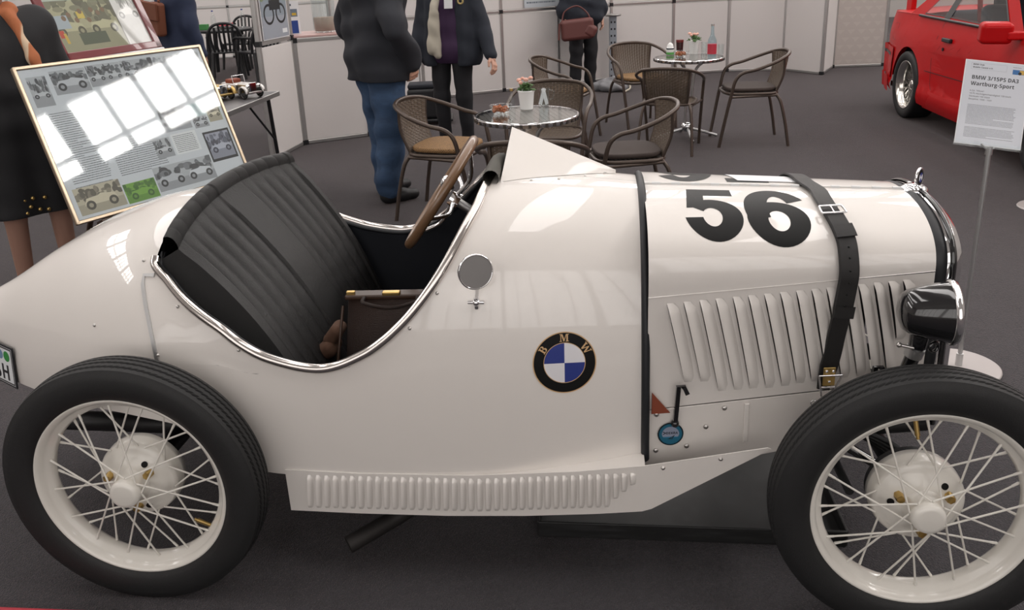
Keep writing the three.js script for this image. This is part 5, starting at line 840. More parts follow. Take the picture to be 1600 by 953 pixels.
// ---------------------------------------------------------------- red coupe, standing along z with its front towards the camera side
{
  const c = thing('red_coupe', 'bright red sports coupe with flared rear arches and lattice alloy wheels', 'car', [4.93, 0, -5.98]);
  // local: z forward from the rear axle, x across
  const halfW = (z, y) => { const k = table1([0.17, 0.30, 0.34, 0.55, 0.72, 0.80, 0.96], [0.80, 0.835, 0.812, 0.815, 0.822, 0.812, 0.775])(y), fl = (zc) => { const d = Math.hypot((z - zc) / 1.25, (y - 0.31) / 1.05); return 0.045 * clamp(1.55 - d / 0.37, 0, 1) * (d < 0.62 ? 1 : 0); }; return k + Math.max(fl(0), fl(2.56)) - 0.10 * Math.pow(clamp((-z - 0.35) / 0.55, 0, 1), 2) - 0.14 * Math.pow(clamp((z - 2.7) / 0.8, 0, 1), 2); };
  const arc = (cx, cy, r, a0, a1, n = 22) => Array.from({ length: n + 1 }, (_, i) => { const a = lerp(a0, a1, i / n); return [cx + r * Math.cos(a), cy + r * Math.sin(a)]; });
  const out = [[-0.84, 0.36], [-0.86, 0.60], [-0.80, 0.64], [-0.80, 0.955], [-0.1, 0.965], [0.6, 0.955], [1.7, 0.925], [2.3, 0.90], [3.2, 0.80], [3.42, 0.72], [3.46, 0.42], [3.36, 0.22], [2.97, 0.20], ...arc(2.56, 0.32, 0.36, -0.30, PI + 0.30), [2.17, 0.185], [0.42, 0.185], ...arc(0, 0.32, 0.352, -0.36, PI + 0.3), [-0.42, 0.24], [-0.80, 0.30]];
  const sg = (() => { const g = new THREE.ShapeGeometry(poly(out), 4).toNonIndexed(); return new TessellateModifier(0.09, 9).modify(g); })();
  const side = (s, src, off = 0) => { const g = src.clone(), p = g.attributes.position; for (let i = 0; i < p.count; i++) { const z = p.getX(i), y = p.getY(i); p.setXYZ(i, s * (halfW(z, y) + off), y, z); } g.deleteAttribute('normal'); g.deleteAttribute('uv'); const w = mergeVertices(g, 1e-4); w.computeVertexNormals(); return w; };
  for (const s of [-1, 1]) part('side_panel', side(s, sg), M.red_paint, c);
  const topY = table1([-0.86, -0.8, -0.1, 0.6, 1.7, 2.3, 3.2, 3.46], [0.62, 0.955, 0.965, 0.955, 0.925, 0.90, 0.80, 0.60]);
  const deck = (z0, z1) => grid(24, 16, (u, v) => { const z = lerp(z0, z1, u), k = lerp(-1, 1, v); return V(k * halfW(z, 0.93), topY(z) + 0.035 * (1 - k * k), z); });
  part('bonnet', deck(1.95, 3.46), M.red_paint, c); part('boot_lid', deck(-0.80, 0.0), M.red_paint, c);
  part('rear_panel', grid(2, 20, (u, v) => { const y = lerp(0.30, 0.96, u), k = lerp(-1, 1, v); return V(k * halfW(-0.83, y), y, -0.82 - 0.05 * (1 - k * k)); }), M.red_paint, c);
  part('front_panel', grid(4, 20, (u, v) => { const y = lerp(0.2, 0.76, u), k = lerp(-1, 1, v); return V(k * halfW(3.42, y), y, 3.42 + 0.06 * (1 - k * k)); }), M.red_paint, c);
  part('underbody', box(1.5, 0.05, 3.9, 0, 0.24, 1.3), M.black_paint, c);
  for (const [z, n] of [[0, 0], [2.56, 1]]) for (const s of [-1, 1]) part('wheel_well', grid(24, 2, (u, v) => { const a = lerp(-0.36, PI + 0.36, u); return V(s * lerp(0.80, 0.5, v), 0.32 + 0.356 * Math.sin(a), z + 0.356 * Math.cos(a)); }), M.black_paint, c);
  part('rear_bumper', grid(30, 6, (u, v) => { const k = lerp(-1, 1, u), y = lerp(0.33, 0.63, v); return V(k * (halfW(-0.8, y) + 0.012), y, -0.885 - 0.03 * (1 - k ** 6)); }), M.red_paint, c);
  for (const s of [-1, 1]) { part('bumper_corner', grid(12, 4, (u, v) => { const z = lerp(-0.89, -0.39, u), y = lerp(0.34, 0.63, v); return V(s * (halfW(Math.max(z, -0.8), y) + 0.012), y, z); }), M.red_paint, c); part('bumper_strip', grid(12, 1, (u, v) => { const z = lerp(-0.88, -0.46, u), y = lerp(0.545, 0.575, v); return V(s * (halfW(Math.max(z, -0.8), y) + 0.016), y, z); }), M.black_plastic, c);
    part('side_skirt', grid(30, 6, (u, v) => { const z = lerp(0.40, 2.2, u); return V(s * (0.80 + 0.045 * Math.sin(v * PI * 0.62 + 0.25)), lerp(0.165, 0.335, v), z); }), M.red_paint, c, 'red side skirt'); part('rear_skirt', grid(8, 4, (u, v) => { const z = lerp(-0.86, -0.40, u); return V(s * (halfW(Math.max(z, -0.8), 0.3) - 0.0 + 0.01 * v), lerp(0.2, 0.35, v), z); }), M.red_paint, c);
    const seam = (pts) => part('panel_gap', ribbon(pts.map(([z, y]) => V(s * (halfW(z, y) + 0.0005), y, z)), pts.map(() => V(s, 0, 0)), 0.006, 0.0006), M.black_paint, c);
    seam([[0.62, 0.94], [0.56, 0.8], [0.52, 0.6], [0.55, 0.4], [0.58, 0.345]].map((q) => q)); seam([[1.86, 0.92], [1.87, 0.6], [1.87, 0.345]]); seam([[0.42, 0.50], [1.2, 0.505], [1.86, 0.51]]);
    part('fuel_flap_gap', ribbon([[-0.52, 0.70], [-0.42, 0.70], [-0.42, 0.86], [-0.52, 0.86], [-0.52, 0.70]].map(([z, y]) => V(s * (halfW(z, y) + 0.0008), y, z)), Array(5).fill(V(s, 0, 0)), 0.004, 0.0004), M.black_paint, c);
    part('door_handle', rbox(0.03, 0.035, 0.17, 0.01, s * (halfW(0.82, 0.80) + 0.012), 0.80, 0.80), M.black_plastic, c, 'black door handle'); part('door_lock', put(cyl(0.014, 0.014, 0.012, 0, 0, 0, 16, 0, 0, PI / 2), s * (halfW(0.78, 0.72) + 0.003), 0.72, 0.74), M.black_plastic, c);
    // mirror
    const mx = s * 0.93; part('door_mirror', [rbox(0.21, 0.15, 0.13, 0.035, s * 0.94, 0.955, 1.90, 0.1, s * 0.18, 0), rbox(0.12, 0.06, 0.09, 0.015, s * 0.83, 0.935, 1.94)], M.red_paint, c, 'red door mirror');
    // greenhouse side with real openings
    const gh = (z, y) => s * lerp(0.775, 0.585, clamp((y - 0.95) / 0.39, 0, 1)), m3 = (pts, m, off, nm, holes = []) => { const sh = poly(pts); for (const h of holes) { const p = new THREE.Path(); h.forEach((q, i) => i ? p.lineTo(q[0], q[1]) : p.moveTo(q[0], q[1])); p.closePath(); sh.holes.push(p); } const g = new THREE.ShapeGeometry(sh, 4), P = g.attributes.position; for (let i = 0; i < P.count; i++) { const z = P.getX(i), y = P.getY(i); P.setXYZ(i, gh(z, y) + s * off, y, z); } g.computeVertexNormals(); return part(nm, g, m, c); };
    const q1 = [[0.12, 0.985], [0.56, 0.985], [0.60, 1.30], [0.44, 1.30]], q2 = [[0.66, 0.985], [1.72, 0.965], [1.18, 1.30], [0.68, 1.30]];
    m3([[-0.25, 0.95], [1.98, 0.92], [1.30, 1.36], [0.35, 1.36]], M.red_paint, 0, 'cabin_side', [q1, q2]);
    const grow = (q, k) => { const cx = q.reduce((a, p) => a + p[0], 0) / 4, cy = q.reduce((a, p) => a + p[1], 0) / 4; return q.map(([x, y]) => [cx + (x - cx) * k, cy + (y - cy) * k]); };
    for (const q of [q1, q2]) { m3(grow(q, 1.06), M.black_plastic, 0.004, 'window_trim', [q]); m3(q, M.glass, 0.001, 'side_window'); }
    m3([[0.56, 0.965], [0.68, 0.965], [0.70, 1.32], [0.59, 1.32]], M.black_plastic, 0.006, 'door_pillar');
    part('window_strip', rod(V(s * 0.79, 0.962, 0.05), V(s * 0.79, 0.94, 1.9), 0.012, 0.012, 8), M.black_plastic, c);
  }
  part('roof', grid(16, 16, (u, v) => { const z = lerp(0.35, 1.30, u), k = lerp(-1, 1, v); return V(k * 0.585, 1.35 + 0.03 * (1 - k * k) + 0.015 * Math.sin(PI * u), z); }), M.red_paint, c);
  part('rear_window', grid(6, 6, (u, v) => V(lerp(-1, 1, v) * lerp(0.70, 0.56, u), lerp(0.97, 1.35, u), lerp(-0.2, 0.36, u))), M.glass, c); part('windscreen', grid(6, 6, (u, v) => V(lerp(-1, 1, v) * lerp(0.72, 0.56, u), lerp(0.93, 1.35, u), lerp(1.96, 1.29, u))), M.glass, c);
  part('rear_spoiler', [rbox(1.25, 0.03, 0.18, 0.014, 0, 1.10, -0.72, 0.08), rbox(0.05, 0.16, 0.16, 0.02, 0.60, 1.03, -0.72), rbox(0.05, 0.16, 0.16, 0.02, -0.60, 1.03, -0.72)], M.red_paint, c, 'red rear spoiler');
  for (const x of [-0.35, 0.35]) { part('front_seat', [rbox(0.46, 0.12, 0.5, 0.05, x, 0.45, 1.15), rbox(0.44, 0.62, 0.12, 0.05, x, 0.78, 0.86, -0.25), rbox(0.24, 0.16, 0.08, 0.03, x, 1.14, 0.77)], M.navy_cloth, c); }
  part('rear_seat', [rbox(1.1, 0.14, 0.45, 0.05, 0, 0.45, 0.35), rbox(1.1, 0.5, 0.14, 0.05, 0, 0.75, 0.10, -0.3)], M.navy_cloth, c);
  for (const x of [-0.35, 0.35]) part('seat_belt', box(0.04, 0.36, 0.006, x * 1.5, 1.0, 0.66, 0.2, 0, 0.2), mat('belt_red', new THREE.Color(0.4, 0.03, 0.03), 0.7), c);
  const tyre = spin([[0.225, -0.09], [0.24, -0.108], [0.275, -0.112], [0.302, -0.106], [0.313, -0.09], [0.3155, 0], [0.313, 0.09], [0.302, 0.106], [0.275, 0.112], [0.24, 0.108], [0.225, 0.09]], 64);
  mat('alloy', new THREE.Color(0.78, 0.76, 0.72), 0.16, { metalness: 1 });
  const lip = spin([[0.222, 0.088], [0.229, 0.098], [0.226, 0.103], [0.215, 0.10], [0.19, 0.075], [0.178, 0.03], [0.178, -0.09]], 64);
  for (const z of [0, 2.56]) for (const s of [-1, 1]) {
    const w = holder('wheel', c, 'lattice alloy wheel with polished lip'); w.position.set(s * 0.745, 0.3155, z); w.rotation.y = s > 0 ? PI / 2 : -PI / 2;
    part('tyre', tyre, M.rubber, w); part('rim_lip', lip, M.alloy, w); part('wheel_disc', spin([[0, 0.0], [0.17, -0.02], [0.176, -0.025]], 40), M.brushed, w);
    const bar = new THREE.BoxGeometry(0.009, 0.15, 0.016).translate(0, 0.105, 0); for (let i = 0; i < 16; i++) for (const k of [-1, 1]) { const b = part('spoke', bar, M.alloy, w); b.position.set(-0.03 * k * Math.cos(i * PI / 8), -0.03 * k * Math.sin(i * PI / 8), 0.03); b.rotation.z = i * PI / 8 - k * 0.26; }
    part('hub_cap', spin([[0, 0.05], [0.03, 0.048], [0.045, 0.038], [0.05, 0.02]], 30), M.alloy, w);
  }
  for (const s of [-1, 1]) part('tail_lamp', rbox(0.4, 0.14, 0.03, 0.01, s * 0.5, 0.80, -0.86), mat('tail_lens', new THREE.Color(0.3, 0.01, 0.01), 0.2), c);
}
// ---------------------------------------------------------------- people
function field(bones, lo, hi, N = 60, k = 0.03, wob = null) {
  const mc = new MarchingCubes(N, M.skin, false, false, 90000); mc.isolation = 0;
  const hs = N / 2, cx = (lo[0] + hi[0]) / 2, cy = (lo[1] + hi[1]) / 2, cz = (lo[2] + hi[2]) / 2, ex = (hi[0] - lo[0]) / 2, ey = (hi[1] - lo[1]) / 2, ez = (hi[2] - lo[2]) / 2;
  const B = bones.map(([a, ra, b, rb]) => { const d = [b[0] - a[0], b[1] - a[1], b[2] - a[2]]; return [a[0], a[1], a[2], d[0], d[1], d[2], d[0] * d[0] + d[1] * d[1] + d[2] * d[2] + 1e-9, ra, rb]; });
  for (let z = 0; z < N; z++) for (let y = 0; y < N; y++) for (let x = 0; x < N; x++) {
    const px = cx + ex * (x - hs) / hs, py = cy + ey * (y - hs) / hs, pz = cz + ez * (z - hs) / hs; let D = 9;
    for (const b of B) {
      const ux = px - b[0], uy = py - b[1], uz = pz - b[2]; let t = (ux * b[3] + uy * b[4] + uz * b[5]) / b[6]; t = t < 0 ? 0 : t > 1 ? 1 : t;
      const qx = ux - b[3] * t, qy = uy - b[4] * t, qz = uz - b[5] * t, d = Math.sqrt(qx * qx + qy * qy + qz * qz) - (b[7] + (b[8] - b[7]) * t);
      if (d - D > k) continue; const h = clamp(0.5 + 0.5 * (D - d) / k, 0, 1); D = D + (d - D) * h - k * h * (1 - h);
    }
    if (wob) { D += wob(px, py, pz); if (wob.cut !== undefined) D = Math.max(D, wob.cut - py); }
    mc.field[x + y * N + z * N * N] = -D * 10;
  }
  mc.update();
  const n = mc.count, p = new Float32Array(n * 3); for (let i = 0; i < n; i++) { p[i * 3] = cx + ex * mc.positionArray[i * 3]; p[i * 3 + 1] = cy + ey * mc.positionArray[i * 3 + 1]; p[i * 3 + 2] = cz + ez * mc.positionArray[i * 3 + 2]; }
  const g0 = new THREE.BufferGeometry(); g0.setAttribute('position', new THREE.BufferAttribute(p, 3)); const g = mergeVertices(g0, 1e-4); g.computeVertexNormals();
  const uv = new Float32Array(g.attributes.position.count * 2); for (let i = 0; i < uv.length / 2; i++) { uv[2 * i] = (g.attributes.position.getX(i) + g.attributes.position.getZ(i)) * 1.6; uv[2 * i + 1] = g.attributes.position.getY(i) * 1.6; } g.setAttribute('uv', new THREE.BufferAttribute(uv, 2));
  return g;
}
const bounds = (bones, m = 0.04) => { const lo = [9, 9, 9], hi = [-9, -9, -9]; for (const [a, ra, b, rb] of bones) for (const [q, r] of [[a, ra], [b, rb]]) for (let i = 0; i < 3; i++) { lo[i] = Math.min(lo[i], q[i] - r - m); hi[i] = Math.max(hi[i], q[i] + r + m); } return [lo, hi]; };
const blob = (bones, N, k, wob) => field(bones, ...bounds(bones), N, k, wob);
const folds = (amp, f = 26, vy = 14, cut) => Object.assign((x, y, z) => amp * (Math.sin(x * f + y * vy) * Math.sin(z * f * 0.8 - y * vy * 0.7) + 0.6 * Math.sin(y * 38 + x * 9 + z * 7)), cut === undefined ? {} : { cut });
function hand(w, dir, side, out, curl = 0.35) {                           // w: wrist, dir: towards the fingers, out: back of the hand
  const d = dir.clone().normalize(), o = out.clone().addScaledVector(d, -out.dot(d)).normalize(), s = d.clone().cross(o).multiplyScalar(side), at = (a, b, c) => w.clone().addScaledVector(d, a).addScaledVector(s, b).addScaledVector(o, c).toArray(), B = [];
  B.push([at(0, 0, 0), 0.024, at(0.03, 0, 0), 0.026]); for (const b of [-0.024, -0.008, 0.008, 0.024]) B.push([at(0.02, b * 0.8, 0), 0.014, at(0.085, b, 0), 0.012]);
  [[-0.027, 0.062], [-0.009, 0.074], [0.009, 0.08], [0.027, 0.07]].forEach(([b, L]) => { const p1 = at(0.085, b, 0), p2 = at(0.085 + L * 0.5 * Math.cos(curl), b * 1.05, -L * 0.5 * Math.sin(curl)), p3 = at(0.085 + L * (0.5 * Math.cos(curl) + 0.5 * Math.cos(curl * 2.3)), b * 1.05, -L * (0.5 * Math.sin(curl) + 0.5 * Math.sin(curl * 2.3))); B.push([p1, 0.0098, p2, 0.0092], [p2, 0.0092, p3, 0.0078]); });
  B.push([at(0.02, 0.024, -0.004), 0.014, at(0.055, 0.048, -0.016), 0.0115], [at(0.055, 0.048, -0.016), 0.0115, at(0.088, 0.052, -0.026), 0.009]);
  return field(B, ...bounds(B, 0.012), 46, 0.006);
}
function headGeo(c, f) {                                                    // c: centre, f: facing direction
  const r = V(0, 1, 0).cross(f).normalize(), at = (a, b, d) => c.clone().addScaledVector(r, a).add(V(0, b, 0)).addScaledVector(f, d).toArray();
  const B = [[at(0, 0.035, -0.02), 0.088, at(0, 0.03, 0.015), 0.084], [at(0, -0.03, 0.02), 0.07, at(0, -0.075, 0.05), 0.042], [at(0, 0.0, 0.092), 0.010, at(0, -0.028, 0.108), 0.014], [at(-0.02, -0.058, 0.082), 0.012, at(0.02, -0.058, 0.082), 0.012], [at(0.082, 0.0, -0.01), 0.02, at(0.086, -0.03, -0.005), 0.012], [at(-0.082, 0.0, -0.01), 0.02, at(-0.086, -0.03, -0.005), 0.012], [at(-0.045, 0.022, 0.075), 0.014, at(0.045, 0.022, 0.075), 0.014]];
  return field(B, ...bounds(B, 0.02), 56, 0.02);
}
function person(o) {
  const p = thing('person', o.label, 'person', [o.pos[0], 0, o.pos[1]], o.turn), K = (o.h ?? 1.72) / 1.72, S = (a) => a.map((q) => q * K);
  const sh = { L: [0.185, 1.40, -0.01], R: [-0.185, 1.40, -0.01] }, hip = { L: [0.095, 0.92, 0], R: [-0.095, 0.92, 0] };
  const arms = { L: o.L ?? [[0.235, 1.12, -0.02], [0.25, 0.87, 0.05]], R: o.R ?? [[-0.235, 1.12, -0.02], [-0.25, 0.87, 0.05]] };
  const legs = { L: o.legL ?? [[0.105, 0.49, 0.02], [0.11, 0.09, -0.02]], R: o.legR ?? [[-0.105, 0.49, 0.02], [-0.11, 0.09, -0.02]] };
  const T = (g = 0) => [[[0.075, 0.95, -0.005], 0.115 + g, [0.08, 1.12, 0], 0.10 + g], [[-0.075, 0.95, -0.005], 0.115 + g, [-0.08, 1.12, 0], 0.10 + g], [[0.08, 1.12, 0], 0.10 + g, [0.09, 1.31, 0], 0.105 + g], [[-0.08, 1.12, 0], 0.10 + g, [-0.09, 1.31, 0], 0.105 + g], [[-0.15, 1.395, -0.01], 0.062 + g, [0.15, 1.395, -0.01], 0.062 + g]];
  const A = (s, g = 0, cut = 1) => { const [e, w] = arms[s], we = e.map((q, i) => lerp(q, w[i], cut)); return [[sh[s], 0.055 + g, e, 0.042 + g], [e, 0.042 + g, we, 0.031 + g * 0.8]]; };
  const G = (s, g = 0, y0 = 0) => { const [k, a] = legs[s]; return [[hip[s], 0.088 + g, k, 0.058 + g], [k, 0.058 + g, a.map((q, i) => lerp(k[i], q, 1 - y0)), 0.042 + g]]; };
  const X = { T, A, G, sh, hip, arms, legs };
  const f = o.look ?? V(0, 0, 1);
  // one continuous body: torso, neck, limbs; head and hands on finer grids
  const neck = [[[0, 1.40, -0.01], 0.062, [0, 1.52, 0.0], 0.052]], bb = [...T(-0.012), ...neck, ...A('L', -0.002), ...A('R', -0.002), ...G('L', -0.004), ...G('R', -0.004), ...['L', 'R'].map((s) => { const a = legs[s][1]; return [[a[0], 0.05, a[2]], 0.04, [a[0] * 1.15, 0.035, a[2] + 0.13], 0.03]; })];
  const body = [blob(bb, 72, 0.03), headGeo(V(0, 1.605, 0.01), f)];
  for (const s of ['L', 'R']) { const [e, w] = arms[s], d = V(w[0] - e[0], w[1] - e[1], w[2] - e[2]); body.push(hand(V(...w), (o['hand' + s] ?? d), s === 'L' ? 1 : -1, V(s === 'L' ? 1 : -1, 0, 0.2), o.curl ?? 0.4)); }
  const sc = (g) => g.scale(K, K, K);
  part('body', sc(merge(body)), o.skin ?? M.skin, p);
  const hb = [[[0, 1.65, -0.025], 0.098, [0, 1.66, 0.0], 0.088], ...(o.long ? [[[0, 1.62, -0.06], 0.085, [0, 1.43, -0.09], 0.06]] : [[[0, 1.62, -0.05], 0.085, [0, 1.57, -0.055], 0.065]])];
  part('hair', sc(blob(hb, 40, 0.03, folds(0.003, 60, 60))), o.hair ?? M.hair, p);
  for (const s of [1, -1]) { const r = V(0, 1, 0).cross(f).normalize(), q = V(0, 1.615, 0.01).addScaledVector(r, 0.034 * s).addScaledVector(f, 0.083); part('eye', sc(new THREE.SphereGeometry(0.011, 10, 8).translate(q.x, q.y, q.z)), M.porcelain, p); }
  const shoe = o.shoe ?? M.shoe_black; for (const s of ['L', 'R']) { const a = legs[s][1], sx = a[0] > 0 ? 0.02 : -0.02; part('shoe', sc(blob([[[a[0], 0.05, a[2] - 0.02], 0.048, [a[0] + sx, 0.043, a[2] + 0.09], 0.041], [[a[0] + sx, 0.043, a[2] + 0.09], 0.041, [a[0] + sx * 1.4, 0.036, a[2] + 0.17], 0.034], [[a[0], 0.05, a[2]], 0.05, [a[0], 0.1, a[2] - 0.01], 0.046]], 40, 0.02)), shoe, p); }
  o.wear(X, (name, bones, m, N = 64, k = 0.03, wob = null, label) => part(name, sc(blob(bones, N, k, wob)), m, p, label), p, sc);
  return p;
}
mat('jacket_seam', new THREE.Color(0.09, 0.09, 0.10), 0.7);
// man in a black jacket and jeans, hand in his pocket
person({ label: 'person standing in a black jacket and blue jeans with a hand in the pocket', pos: [-0.31, -3.30], turn: PI / 2 + 0.75, h: 1.82,
  R: [[-0.36, 1.14, -0.06], [-0.27, 0.92, 0.10]], L: [[0.36, 1.14, -0.02], [0.27, 0.92, 0.12]], handR: V(0.25, -0.9, 0.2), handL: V(-0.2, -0.9, 0.2), legL: [[0.11, 0.49, 0.05], [0.12, 0.09, 0.05]], legR: [[-0.10, 0.49, 0.0], [-0.10, 0.09, -0.05]], look: V(0.1, -0.05, 1).normalize(),
  wear({ T, A, G, legs }, add, p, sc) {
    add('jeans', [...G('L', 0.036, 0.06), ...G('R', 0.036, 0.06), [[-0.08, 0.92, 0], 0.13, [0.08, 0.92, 0], 0.13], ...['L', 'R'].map((s) => { const a = legs[s][1]; return [[a[0], 0.3, a[2]], 0.066, [a[0], 0.10, a[2] - 0.005], 0.078]; })], M.jeans, 84, 0.03, folds(0.0085, 22, 12), 'faded blue jeans');
    add('jacket', [...T(0.064), ...A('L', 0.036), ...A('R', 0.036), [[-0.11, 0.98, 0], 0.150, [-0.10, 0.80, 0], 0.155], [[0.11, 0.98, 0], 0.150, [0.10, 0.80, 0], 0.155], [[0, 1.43, -0.01], 0.085, [0, 1.47, 0], 0.075]], M.jacket_black, 88, 0.035, folds(0.011, 15, 9, 0.80), 'black jacket');
  } });
// woman in an open dark jacket over a purple top
person({ label: 'person in an open dark jacket and purple top with a cream scarf', pos: [-0.08, -4.86], turn: -0.22, h: 1.70, long: true,
  L: [[0.28, 1.11, -0.02], [0.40, 0.84, 0.08]], R: [[-0.27, 1.10, -0.02], [-0.31, 0.83, 0.10]], look: V(-0.3, -0.1, 1).normalize(),
  wear({ T, A, G }, add, p, sc) {
    add('trousers', [...G('L', 0.012), ...G('R', 0.012), [[-0.07, 0.92, 0], 0.118, [0.07, 0.92, 0], 0.118]], M.trouser_black, 76, 0.03, folds(0.003));
    add('purple_top', [...T(0.018), [[-0.08, 0.88, 0.0], 0.135, [0.08, 0.88, 0.0], 0.135]], M.shirt_purple, 60, 0.04, folds(0.003, 26, 14, 0.78), 'dark purple top');
    add('jacket', [...A('L', 0.03, 0.94), ...A('R', 0.03, 0.94), ...[1, -1].flatMap((s) => [[[s * 0.15, 1.39, -0.02], 0.095, [s * 0.17, 1.15, -0.01], 0.095], [[s * 0.17, 1.15, -0.01], 0.095, [s * 0.185, 0.83, 0.0], 0.105], [[s * 0.13, 1.30, 0.07], 0.055, [s * 0.15, 0.79, 0.09], 0.055]]), [[-0.08, 1.3, -0.06], 0.09, [-0.08, 0.84, -0.06], 0.11], [[0.08, 1.3, -0.06], 0.09, [0.08, 0.84, -0.06], 0.11]], M.navy_cloth, 84, 0.03, folds(0.004, 26, 14, 0.76), 'dark open jacket');
    add('scarf', [[[-0.05, 1.42, 0.08], 0.035, [-0.085, 1.2, 0.14], 0.036], [[-0.085, 1.2, 0.14], 0.036, [-0.11, 0.90, 0.155], 0.045], [[-0.06, 1.2, 0.135], 0.026, [-0.06, 0.86, 0.15], 0.034], [[-0.05, 1.42, 0.08], 0.035, [0.05, 1.42, 0.08], 0.035]], M.scarf_cream, 56, 0.02, folds(0.005, 40, 20), 'cream scarf hanging open');
    part('name_badge', sc(box(0.075, 0.075, 0.004, 0.06, 1.28, 0.145, -0.1)), M.paper, p, 'white name badge'); part('jacket_emblem', sc(put(new THREE.TorusGeometry(0.022, 0.008, 8, 20), 0.165, 1.30, 0.131)), mat('emblem', new THREE.Color(0.5, 0.38, 0.16), 0.6), p, 'small round embroidered emblem');
  } });
// woman at the left in a studded black dress with an orange scarf
person({ label: 'person in a black dress with gold studded hem and orange scarf beside the information board', pos: [-1.66, -1.52], turn: 0.9, h: 1.68, long: true, hair: mat('hair_fair', new THREE.Color(0.32, 0.2, 0.1), 0.7), L: [[0.25, 1.13, -0.03], [0.2, 0.98, 0.16]], R: [[-0.24, 1.12, -0.04], [-0.25, 0.86, -0.02]], handL: V(-0.4, 0.1, 0.9), skin: mat('skin_tan', new THREE.Color(0.34, 0.19, 0.14), 0.5),
  wear({ T, A }, add, p, sc) {
    add('dress', [...T(0.03), ...A('L', 0.026, 0.85), ...A('R', 0.026, 0.85), [[-0.08, 0.92, 0], 0.145, [-0.09, 0.50, 0], 0.145], [[0.08, 0.92, 0], 0.145, [0.09, 0.50, 0], 0.145], [[0, 1.42, -0.01], 0.075, [0, 1.45, 0], 0.07]], mat('dress_black', new THREE.Color(0.010, 0.010, 0.012), 0.75), 76, 0.05, folds(0.003, 26, 14, 0.475), 'plain black knee length dress');
    const stud = new THREE.SphereGeometry(0.0105, 10, 6); for (let j = 0; j < 3; j++) for (let i = 0; i < 26; i++) { const a = (i + j * 0.5) / 26 * 2 * PI + rnd(-0.06, 0.06), y = 0.50 + j * 0.035 + rnd(-0.01, 0.01), e = Math.cos(a) * 0.225, q = Math.sin(a) * 0.14, k = 1.02; if (j && rnd() < 0.25) continue; const m = part('stud', stud, M.brass, p, i + j ? undefined : 'gold stud'); m.position.set(e * k, y, q * k).multiplyScalar(1.68 / 1.72); }
    add('orange_scarf', [[[-0.06, 1.47, 0.03], 0.045, [0.06, 1.47, 0.03], 0.045], [[0.05, 1.45, 0.07], 0.028, [0.10, 1.25, 0.14], 0.022], [[0.10, 1.25, 0.14], 0.022, [0.16, 1.05, 0.16], 0.018], [[0, 1.46, -0.07], 0.04, [0, 1.36, -0.11], 0.03]], mat('scarf_orange', 0xffffff, 0.85, { map: canvasTex(128, 128, (g) => { g.fillStyle = '#b06a45'; g.fillRect(0, 0, 128, 128); for (let i = 0; i < 70; i++) { g.fillStyle = ['#d8c0a4', '#c2552e', '#5d3a33', '#e0a070'][i % 4]; g.beginPath(); g.ellipse(rnd(128), rnd(128), rnd(4, 11), rnd(3, 8), rnd(3), 0, 7); g.fill(); } }) }), 56, 0.03, folds(0.006, 40, 30), 'orange patterned scarf');
  } });
// visitor in a blue coat with a brown satchel
person({ label: 'person in a dark blue coat carrying a brown satchel beyond the red framed picture', pos: [-2.78, -5.35], turn: PI - 0.5, h: 1.74,
  wear({ T, A, G }, add, p, sc) {
    add('trousers', [...G('L', 0.02), ...G('R', 0.02), [[-0.07, 0.92, 0], 0.118, [0.07, 0.92, 0], 0.118]], M.navy_cloth, 60, 0.03, folds(0.004));
    add('coat', [...T(0.05), ...A('L', 0.032), ...A('R', 0.032), [[-0.09, 0.90, 0], 0.155, [0.09, 0.90, 0], 0.155]], mat('coat_blue', new THREE.Color(0.028, 0.04, 0.085), 0.8), 70, 0.04, folds(0.005), 'dark blue coat');
  } });
{ const t = thing('brown_satchel', 'rust brown leather satchel on the back of the person in the blue coat', 'bag'); const q = V(-2.78, 1.22, -5.35).add(V(-Math.sin(PI - 0.5), 0, -Math.cos(PI - 0.5)).multiplyScalar(0.235)); t.position.copy(q); t.rotation.y = PI - 0.5; mat('satchel', new THREE.Color(0.21, 0.065, 0.03), 0.6, { bumpMap: rep(leatherTex, 3), bumpScale: 0.001 }); part('satchel_body', rbox(0.34, 0.30, 0.09, 0.03, 0, 0, 0, 0, 0, 0.12), M.satchel, t); part('satchel_flap', rbox(0.345, 0.16, 0.02, 0.01, -0.008, 0.07, -0.05, 0, 0, 0.12), M.satchel, t); part('satchel_strap', tube([[-0.15, 0.14, 0], [-0.12, 0.3, 0.06], [0.05, 0.34, 0.1], [0.15, 0.25, 0.06], [0.15, 0.15, 0]], 0.012, 30, 6), M.satchel, t); part('paper_edge', box(0.12, 0.015, 0.03, -0.02, 0.155, -0.01, 0, 0, 0.12), M.paper, t); }
